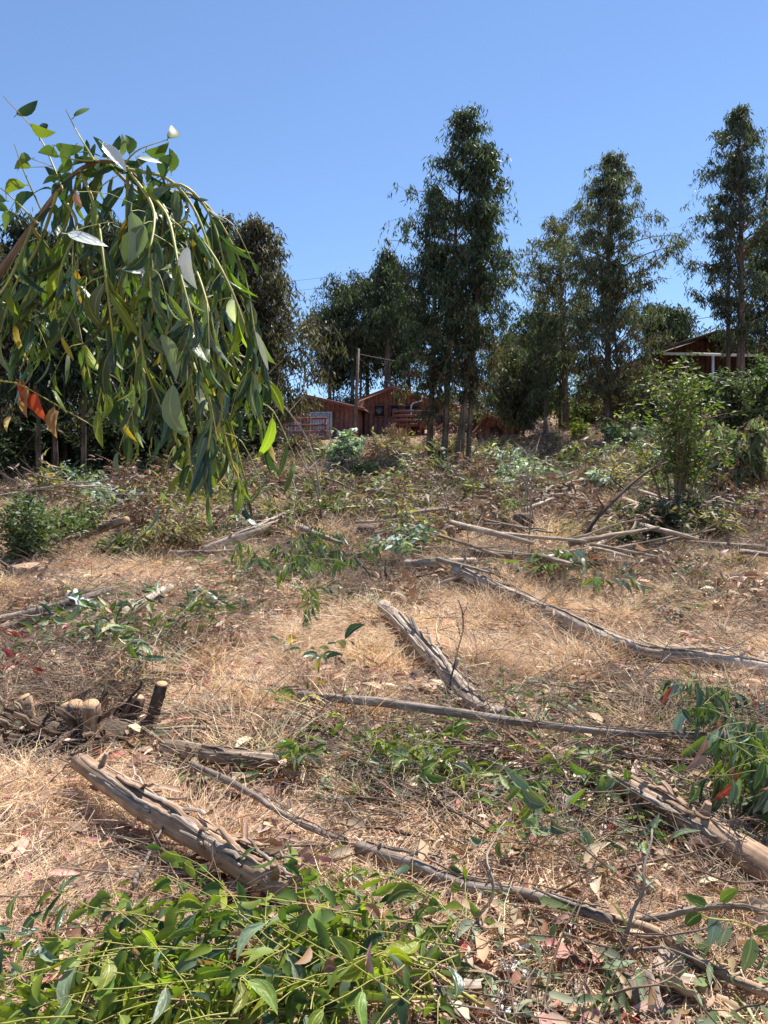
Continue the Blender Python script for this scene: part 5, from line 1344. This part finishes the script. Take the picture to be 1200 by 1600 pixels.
for i, (px, py, wp, hp, cl, lf, kw) in enumerate([(600, 790, 70, 34, MIDG + WIL, .13, {}), (660, 770, 80, 36, WIL + MIDG, .13, {}), (745, 765, 80, 40, GLA + MIDG, .15, {}), (800, 742, 70, 34, GLA + WIL, .15, {}), (870, 790, 80, 36, GLA + MIDG, .15, {}),
                                     (960, 770, 80, 40, WIL + GLA, .15, {}), (480, 790, 80, 34, MIDG + BRN, .12, {}), (430, 770, 80, 40, WIL + BRN, .13, {}), (640, 745, 70, 34, BRN + WIL, .13, {}), (715, 830, 80, 30, MIDG + BRN, .11, {}),
                                     (760, 722, 60, 32, MIDG, .14, {}), (830, 765, 60, 30, WIL, .14, {}), (700, 752, 60, 30, MIDG, .13, {}), (560, 815, 60, 28, BRN, .11, {}), (905, 835, 60, 28, BRN + MIDG, .1, {}), (960, 815, 50, 30, BRN + WIL, .1, {}),
                                     (180, 872, 90, 36, WIL + MIDG, .12, {}), (240, 850, 60, 28, WIL + GLA, .12, {}), (1120, 830, 60, 40, BRN + MIDG, .1, {}), (1140, 900, 70, 30, BRN + WIL, .08, {})]):
    S(px, py, wp, hp, where('low tangle of wilting and green leaves', px, py) or 'low tangle of wilting and green leaves on the upper slope', 440 + i, cl, n=900, leafL=lf, wf=.3, group='low tangles on the upper slope', name='low_shrub')

# branches of slash thrown over the upper slope: a few kinds, copied
def slash_proto(i, cols, cw, leafL, wf, n, mat, stem):
    q = np.random.default_rng(500 + i); rnd = random.Random(500 + i)
    root = empty('slash_branch', (0, 0, 0)); b = MB(); pos = []; dr = []
    L = rnd.uniform(1.2, 1.9)
    P = spline([Vector((-L / 2, 0, .03)), Vector((-.1, .08, .16)), Vector((L / 2, -.05, .12))], 12); b.tube(P, np.linspace(.02, .006, 12), 6, True)
    for t in range(16):
        k = rnd.uniform(1, 11); j = min(int(k), 10); p = P[j].lerp(P[j + 1], k - j); s = 1 if t % 2 else -1
        d = Vector((rnd.uniform(.3, .9), s * rnd.uniform(.2, 1), rnd.uniform(-.1, .6))).normalized(); e = p + d * rnd.uniform(.2, .6)
        e.z = max(e.z, .03); b.tube([p, p.lerp(e, .5) + Vector((0, 0, .03)), e], [.006, .004, .002], 3, False)
        m = int(n / 16); u = q.random(m)[:, None]; pos.append(np.array(tuple(p)) * (1 - u) + np.array(tuple(e)) * u + q.standard_normal((m, 3)) * .04)
        dr.append(np.tile(np.array(tuple(d)), (m, 1)) * .6 + rdir(m, -.3, .5, q))
    pos = np.vstack(pos); pos[:, 2] = np.maximum(pos[:, 2], .03); dr = np.vstack(dr); m = len(pos)
    LL = leafL * (.6 + .7 * q.random(m))
    b.build('stem', M[stem], root)
    foliage('foliage', TPL_MID2, pos, dr, rdir(m, .9, .6, q), LL, LL * wf, palette(m, cols, cw, .35, q), root, mat)
    return root
kinds = [('green leafed', MIDG, .13, .24, 'leaf', 'twig_yellow'), ('pale blue green leafed', GLA, .13, .42, 'leaf', 'bark_pale'), ('wilted olive leafed', WIL, .14, .24, 'leaf', 'bark_grey'), ('dead brown leafed', BRN, .12, .26, 'dryleaf', 'twig_brown'), ('light green leafed', FRESH[:3] + MIDG, .11, .26, 'leaf', 'twig_yellow')]
protos = []
for i, (lb, cl, ll, wf, mt, st) in enumerate(kinds):
    for v in (0, 1): protos.append((i, slash_proto(i * 2 + v, cl, None, ll, wf, 260 if i != 3 else 160, mt, st)))
def copy_thing(root):
    r = root.copy(); COL.objects.link(r)
    for ch in root.children:
        c_ = ch.copy(); COL.objects.link(c_); c_.parent = r
    return r
used = set()
slots = []
for i in range(310):
    py = random.choice([random.uniform(708, 790), random.uniform(725, 880), random.uniform(780, 885)])
    px = random.uniform(60 if py > 780 else 380, 1200)
    if py > 862 + 46 * float(vnoise(np.array([px * .011]), np.array([3.3]))[0]) * 2: continue
    if py < 860 and float(vnoise(np.array([px * .02 + 40]), np.array([py * .035]))[0]) > .2: continue
    slots.append((px, py))
for (px, py) in slots:
    blue = (760 < px < 1020 and py < 800)
    ki = random.choices(range(5), [.8, 3.6, 2.2, 3.5, .2] if blue else [.9, .6, 2, 5.5, .2])[0]
    i, pr = random.choice([p for p in protos if p[0] == ki])
    if id(pr) in used: o = copy_thing(pr)
    else: o = pr; used.add(id(pr))
    p = G(px, py); o.location = p + Vector((0, 0, random.uniform(.03, .22)))
    o.rotation_euler = (random.gauss(0, .25), random.gauss(-.15, .25), random.random() * 6.28)
    s_ = random.uniform(.8, 1.35) * (1 if p.y > 12 else .8); o.scale = (s_, s_, s_)
    tag(o, where(kinds[ki][0] + ' cut branch', px, py) or kinds[ki][0] + ' cut branch lying in the slash on the upper slope', 'branch', kinds[ki][0] + ' cut branches strewn on the upper slope')
for pr in protos:
    if id(pr[1]) not in used:
        for ch in list(pr[1].children): bpy.data.objects.remove(ch)
        bpy.data.objects.remove(pr[1])

for i in range(56):
    px, py = random.uniform(380, 1190), random.uniform(712, 875); l = random.uniform(40, 130) * (.6 + (py - 700) / 200); a = random.gauss(0, .9)
    stick('cut_pole', where('bleached cut pole', px + l / 2, py) or 'bleached cut pole lying in the slash of the upper slope',
          [(px, py, .1), (px + l * .5, py - l * .5 * math.sin(a) * .4, random.uniform(.1, .3)), (px + l, py - l * math.sin(a) * .4, random.uniform(.1, .35))],
          random.uniform(.02, .045), random.choice(['bark_pale', 'bark_log', 'bark_grey']), random.randint(0, 3), 'pole', group='cut poles in the upper slash', n=10)
for i in range(26):
    px, py = random.uniform(300, 1190), random.uniform(715, 880); p = G(px, py); h = random.uniform(.5, 1.6); lx_ = random.gauss(0, .5)
    b = MB(); pts = spline([p, p + Vector((lx_ * h * .3, random.gauss(0, .1), h * .6)), p + Vector((lx_ * h, random.gauss(0, .2), h * random.uniform(.75, 1)))], 9)
    b.tube(pts, np.linspace(.011, .003, 9), 5, False)
    for j in range(7):
        q = pts[random.randrange(3, 9)]; d = Vector((random.gauss(0, .6), random.gauss(0, .6), .7)).normalized(); b.tube([q, q + d * h * .12, q + d * h * .22], [.005, .004, .002], 4, False)
    tag(b.build('dead_shoot', M[random.choice(['bark_pale', 'bark_dark', 'bark_grey'])], None, origin=Vector(p)), where('bare upright dead shoot', px, py) or 'bare upright dead shoot standing in the slash', 'shoot', 'dead shoots in the upper slash')

# dead upright stalks
for i, (px, py, hpx, lean, lb) in enumerate([(478, 700, 60, .05, 'dry feathery stalk in front of the left house window'), (505, 800, 260, -.55, 'long bare curved sapling leaning left from the middle slope'), (520, 720, 50, -.1, 'short dry stalk beside the pole foot')]):
    p = G(px, py + 10); k = p.y / FPX; b = MB(); h = hpx * k; org = Vector(p)
    pts = spline([p, p + Vector((lean * h * .2, 0, h * .5)), p + Vector((lean * h, 0, h))], 12); b.tube(pts, np.linspace(.025, .006, 12), 6, True)
    for j in range(18):
        q = pts[random.randrange(5, 12)]; d = Vector((random.gauss(0, .5), random.gauss(0, .5), 1)).normalized(); b.tube([q, q + d * h * .12, q + d * h * .2 + Vector((0, 0, -.02))], [.006, .004, .003], 4, False)
    tag(b.build('dead_stalk', M['bark_pale'], None, origin=org), lb, 'stalk')

# ------------------------------------------------------------------ houses, built by metres
M['redwood'] = bark_material('red_brown_boards', [(.14, .068, .058), (.19, .092, .080), (.235, .12, .105), (.28, .155, .14)], 1, 7, .8, .2)
M['redtrim'] = plain_material('red_brown_trim', (.17, .065, .052), .7, .2, 8, .1)
M['darkwood'] = bark_material('dark_brown_boards', [(.05, .022, .016), (.07, .03, .022), (.09, .04, .03), (.11, .052, .04)], 1, 7, .8, .2)
M['roof'] = plain_material('weathered_roof_sheets', (.40, .29, .23), .6, .3, 3, .1)
M['roofred'] = plain_material('orange_roof_sheets', (.32, .16, .115), .6, .25, 3, .1)
M['roofdark'] = plain_material('dark_roof_sheets', (.10, .075, .065), .5, .3, 3, .1)
M['white'] = plain_material('white_paint', (.72, .72, .72), .6, .1, 8, .05)
M['curtain'] = plain_material('pale_curtain', (.42, .46, .55), .9, .15, 5, .1)
M['glass'] = plain_material('dark_window_glass', (.03, .035, .045), .08, .3, 2, 0, spec=.8)
M['green'] = plain_material('green_plastic', (.04, .25, .12), .5, .2, 4, .1)
M['concrete'] = plain_material('grey_concrete', (.33, .32, .33), .9, .15, 5, .2)
M['pinkcloth'] = plain_material('pink_cloth', (.75, .18, .24), .8, .15, 5, .1)
M['polewood'] = bark_material('pole_wood', [(.13, .10, .08), (.2, .16, .13), (.26, .21, .17), (.32, .27, .22)], 1, 10)
M['wire'] = plain_material('black_wire', (.03, .03, .035), .6, .1, 2, 0)

def gable_house(name, label, loc, rz, w_, dep, eave, ridge, ridge_off=0.0, over=.35, wallmat='redwood', roofmat='roof', trim='redtrim', stilts=.8, board=.22):
    """gable front faces -y; walls are built of boards one by one on the front"""
    root = empty(name, loc, rz); tag(root, label, 'house')
    x0, x1 = -w_ / 2, w_ / 2
    # four walls: side and back walls as thin boxes, gable as prism
    for nm, c_, s_ in (('wall', (x0 + .05, dep / 2, eave / 2), (.1, dep, eave)), ('wall', (x1 - .05, dep / 2, eave / 2), (.1, dep, eave)), ('wall', (0, dep - .05, eave / 2), (w_ - .2, .1, eave))):
        b = MB(); b.box(c_, s_); b.build(nm, M[wallmat], root, smooth=False)
    topz = lambda x: eave + (ridge - eave) * (1 - abs(x - ridge_off) / ((ridge_off - x0) if x < ridge_off else (x1 - ridge_off)))
    y = 0; nbd = int(w_ / board)
    bd = None
    for i in range(nbd):
        a = x0 + i * w_ / nbd; c = a + w_ / nbd - .012
        za, zc = topz(a) - .02, topz(c) - .02; mid = [(a, za), (c, zc)]
        if a < ridge_off < c: mid = [(a, za), (ridge_off, ridge - .02), (c, zc)]
        pr = random.uniform(0, .012)
        prof = [(a, 0), (c, 0)] + mid[::-1]; n = len(prof); V = [(q[0], -pr, q[1]) for q in prof] + [(q[0], .1, q[1]) for q in prof]
        b = MB()
        f4 = [(k, (k + 1) % n, n + (k + 1) % n, n + k) for k in range(n)]
        f3 = [(0, k + 1, k) for k in range(1, n - 1)] + [(n, n + k, n + k + 1) for k in range(1, n - 1)]
        b.add(V, [(q[3], q[2], q[1], q[0]) for q in f4], f3, uv=np.array([(v[2], v[0]) for v in V])); b.build('board', M[wallmat], root, smooth=False)
    # roof slopes
    for sg, xe, ee in ((-1, x0, ridge_off - x0), (1, x1, x1 - ridge_off)):
        sl_ = (ridge - eave) / ee; xo = xe + sg * over; zo = eave - sl_ * over
        V = [(ridge_off, -over, ridge + .03), (xo, -over, zo + .03), (xo, dep + over, zo + .03), (ridge_off, dep + over, ridge + .03)]
        V += [(v[0], v[1], v[2] - .06) for v in V]
        b = MB(); b.add(V, [(0, 1, 2, 3) if sg < 0 else (3, 2, 1, 0), (7, 6, 5, 4) if sg < 0 else (4, 5, 6, 7), (0, 4, 5, 1), (1, 5, 6, 2), (2, 6, 7, 3), (3, 7, 4, 0)], uv=np.array([v[:2] for v in V]))
        r = b.build('roof', M[roofmat], root, smooth=False)
        V = [(ridge_off, -over - .03, ridge + .05), (xo, -over - .03, zo + .05), (xo, -over - .03, zo - .10), (ridge_off, -over - .03, ridge - .10)]; V += [(v[0], v[1] + .028, v[2]) for v in V]
        b = MB(); b.add(V, [(0, 1, 2, 3) if sg > 0 else (3, 2, 1, 0), (7, 6, 5, 4) if sg > 0 else (4, 5, 6, 7), (0, 4, 5, 1), (1, 5, 6, 2), (2, 6, 7, 3), (3, 7, 4, 0)], uv=np.array([v[:2] for v in V]))
        b.build('fascia', M[trim], r, smooth=False)
    b = MB(); b.box((0, dep / 2, -.1 - stilts / 2), (w_, dep, stilts)); b.build('foundation', M['darkwood'], root, smooth=False)
    return root
def window(root, x, z, w_, h_, bars=0, pane='curtain', frame='white'):
    o = MB(); t = .05
    for c_, s_ in (((x, -.045, z + h_ / 2 - t / 2), (w_, .05, t)), ((x, -.045, z - h_ / 2 + t / 2), (w_, .05, t)), ((x - w_ / 2 + t / 2, -.045, z), (t, .05, h_ - 2 * t)), ((x + w_ / 2 - t / 2, -.045, z), (t, .05, h_ - 2 * t))): o.box(c_, s_)
    f = o.build('window', M[frame], root, smooth=False); f['kind'] = 'stuff' if False else ''
    del f['kind']
    p = MB(); p.box((x, -.022, z), (w_ - 2 * t, .016, h_ - 2 * t)); p.build('pane', M[pane], f, smooth=False)
    if bars:
        g = MB()
        for i in range(bars): g.box((x - w_ / 2 + (i + .5) * w_ / bars, -.095, z), (.022, .02, h_))
        g.box((x, -.085, z + h_ * .3), (w_, .0, .03)); g.box((x, -.08, z - h_ * .3), (w_, .01, .03))
        q = g.build('grille', M['white'], f, smooth=False); q['kind'] = 'stuff'
def deck(root, x0, x1, y, z, h=.85, dep=1.2, n=5, mat='redtrim', slab=True):
    b = MB(); b.box(((x0 + x1) / 2, y + dep / 2, z - .06), (x1 - x0, dep, .12)); b.build('deck_floor', M[mat], root, smooth=False)
    for i in range(n):
        x = x0 + (x1 - x0) * i / (n - 1); b = MB(); b.box((x, y - .04, z + h / 2 - .35), (.08, .08, h + .7)); b.build('railing_post', M[mat], root, smooth=False)
    for zz in (h, h * .62, h * .25):
        b = MB(); b.box(((x0 + x1) / 2, y - .105, z + zz), (x1 - x0 + .1, .04, .11)); b.build('rail', M[mat], root, smooth=False)

DH = 36.0
def at(px, py, d): return Wp(px, py, d)
k_ = DH / FPX
# left house: gable peak at (487,628), walls 452..560
p = at(497, 684, DH)
h1 = gable_house('wooden_cabin', 'red brown wooden cabin with white barred window, leftmost of the houses', p, math.radians(-8), 3.8, 5, 1.35, 1.95, -.6, .35, stilts=1.6)
window(h1, .15, .62, 1.05, 1.15, 9)
window(h1, -1.1, .35, .62, .75, 6)
deck(h1, -2.3, .65, -1.2, -.05, .8, 1.2, 5)
b = MB(); b.tube([Vector((-.9, 1.5, 1.7)), Vector((-.9, 1.5, 2.5))], .05, 8, True); b.build('chimney_pipe', M['concrete'], h1)
# middle house
p = at(617, 680, DH + 1)
h2 = gable_house('wooden_cabin', 'red brown cabin with white gutter pipe and balcony, just left of the tallest tree', p, math.radians(6), 2.9, 5, 1.75, 2.25, -.2, .35, stilts=1.6)
window(h2, -.75, 1.15, .55, .6, 0, 'glass', 'redtrim'); window(h2, .0, 1.15, .5, .6, 0, 'glass', 'redtrim'); window(h2, .8, 1.05, .7, .8, 0, 'glass', 'redtrim')
deck(h2, -.2, 1.7, -1.1, .45, .55, 1.1, 4)
b = MB(); b.tube(spline([Vector((1.25, -.45, 1.85)), Vector((1.2, -.45, 1.6)), Vector((.78, -.3, 1.45)), Vector((.75, -.28, .9))], 14), .035, 8, True); b.build('gutter_pipe', M['white'], h2)
p = at(672, 692, DH + 4)
h3 = gable_house('wooden_cabin', 'red cabin with orange roof mostly hidden behind the tallest tree', p, 0, 3.6, 5, 1.8, 2.45, -.5, .3, roofmat='roofred', stilts=1.6)
window(h3, .9, 1.0, .8, .8, 0, 'glass', 'redtrim')
p = at(735, 700, DH + 1)
h5 = gable_house('wooden_cabin', 'low red brown cabin seen through the trunks of the tallest tree', p, math.radians(4), 2.2, 4, 1.2, 1.5, .1, .3, stilts=1.2)
window(h5, 0, .7, .6, .6, 0, 'glass', 'redtrim')
p = at(775, 690, DH - 4)
h4 = gable_house('shed', 'small open shed with an orange red roof right of the tallest tree', p, math.radians(-12), 1.5, 2.5, .65, 1.1, -.35, .3, roofmat='roofred', stilts=.8)
b = MB(); b.box((0, -.02, .3), (.5, .03, .6)); b.build('door', M['darkwood'], h4, smooth=False)
# far red house behind the grey wall
p = at(850, 668, 44)
h6 = gable_house('far_house', 'distant red roofed house behind the grey wall', p, 0, 2.6, 4, .45, .8, 0, .2, roofmat='roofred', stilts=1.2)
window(h6, .6, .25, .4, .3, 0, 'glass', 'redtrim')
# brown house upper right
DB = 31.0
p = at(1095, 640, DB)
h7 = gable_house('brown_house', 'dark brown house with white beam under a wide gable roof, upper right', p, math.radians(6), 4.0, 6, 2.2, 2.85, -.05, .55, wallmat='darkwood', roofmat='roofdark', trim='roofdark', stilts=1.5)
b = MB(); b.box((0, -1.0, 2.0), (4.1, .09, .1)); b.build('white_beam', M['white'], h7, smooth=False)
for x in (-1.6, -.05, 1.6):
    b = MB(); b.box((x, -1.0, .95), (.08, .08, 1.99)); b.build('porch_post', M['white'] if x == -.05 else M['darkwood'], h7, smooth=False)
V = [(-2.5, -1.35, 2.07), (0, -1.35, 2.9), (2.5, -1.35, 2.1), (2.5, -.2, 2.12), (0, -.2, 2.92), (-2.5, -.2, 2.09)]; V += [(a, b_, c_ - .06) for a, b_, c_ in V]
b = MB(); b.add(V, [(0, 1, 4, 5), (1, 2, 3, 4), (11, 10, 7, 6), (10, 9, 8, 7), (0, 6, 7, 1), (1, 7, 8, 2), (2, 8, 9, 3), (3, 9, 10, 4), (4, 10, 11, 5), (5, 11, 6, 0)], uv=np.array([v[:2] for v in V])); b.build('porch_roof', M['roofdark'], h7, smooth=False)
deck(h7, -2.2, 2.2, -1.2, 0, .8, 1.2, 6, 'darkwood')
window(h7, -.9, 1.2, .9, .8, 0, 'glass', 'darkwood'); window(h7, .9, 1.2, .9, .8, 0, 'glass', 'darkwood')
# white vehicle-like tank beside the shrub and green bin
p = G(588, 712); p = at(588, 694, DH - 3)
b = MB(); b.tube([Vector((0, 0, 0)), Vector((0, 0, .26))], [.13, .17], 14, True); b.tube([Vector((0, 0, .26)), Vector((0, 0, .29))], [.18, .18], 14, True)
o = b.build('plastic_bin', M['green']); o.location = p; o.location.z = Hs(p.x, p.y); tag(o, 'small green plastic bin below the middle cabin', 'bin')

# grey wall of concrete panels between posts
root = empty('panel_wall', ground_at(835, 33)); tag(root, 'low grey concrete panel wall right of the shed', 'wall')
for i in range(5):
    z0 = at(0, 684, 33).z - root.location.z
    b = MB(); b.box((-1.0 + i * .5, 0, z0 / 2 + .1), (.46, .05, z0 - .1)); b.build('panel', M['concrete'], root, smooth=False)
for i in range(6):
    b = MB(); b.box((-1.25 + i * .5, 0, z0 / 2 + .25), (.036, .09, z0 + .3)); b.build('post', M['polewood'], root, smooth=False)
# flag
p = at(843, 668, 40); org = Vector((p.x, p.y, Hs(p.x, p.y)))
root = empty('flag', org); tag(root, 'small pink flag on a thin stick beyond the grey wall', 'flag')
zt = at(843, 648, 40).z - org.z
b = MB(); b.tube([Vector((0, 0, 0)), Vector((0, 0, zt + .1))], .02, 6, True); b.build('pole', M['polewood'], root)
b = MB(); V = [(.02 + .09 * i, .03 * math.sin(i * 1.4), zt + s * (.22 - .035 * i)) for i in range(6) for s in (1, -1)]; b.add(V, [(2 * i, 2 * i + 2, 2 * i + 3, 2 * i + 1) for i in range(5)]); b.build('cloth', M['pinkcloth'], root)

# utility pole with its wires
pb = ground_at(553, 30); top = at(560, 545, 30)
root = empty('utility_pole', pb); tag(root, 'slim wooden utility pole between the two cabins', 'pole')
b = MB(); b.tube([Vector((0, 0, -.2)), (top - pb) * .5, top - pb], [.075, .065, .055], 10, True); b.build('shaft', M['polewood'], root)
def wire(label, a, b_, sag, r=.012):
    P = [a.lerp(b_, t / 24) - Vector((0, 0, sag * 4 * (t / 24) * (1 - t / 24))) for t in range(25)]
    m = MB(); m.tube(P, r, 5, False); tag(m.build('power_line', M['wire'], None, origin=P[0]), label, 'wire')
wire('wire sagging left from the utility pole', top - Vector((0, 0, .3)), at(350, 600, 34), .4)
wire('wire running right from the utility pole to the middle cabin', top - Vector((0, 0, .3)), at(650, 612, 36), .3)
wire('wire running far right from the pole behind the tallest tree', top - Vector((0, 0, .2)), at(900, 570, 44), .5)
for i, (y0, y1) in enumerate([(458, 300), (472, 322), (486, 345)]):
    wire(['uppermost', 'middle', 'lowest'][i] + ' of the three faint high wires crossing the sky', at(200, y0 + 8, 60), at(1400, y1 - 8, 62), .8, .011)
wire('dark wire above the brown house roof', at(940, 515, 45), at(1300, 455, 40), .3, .02)
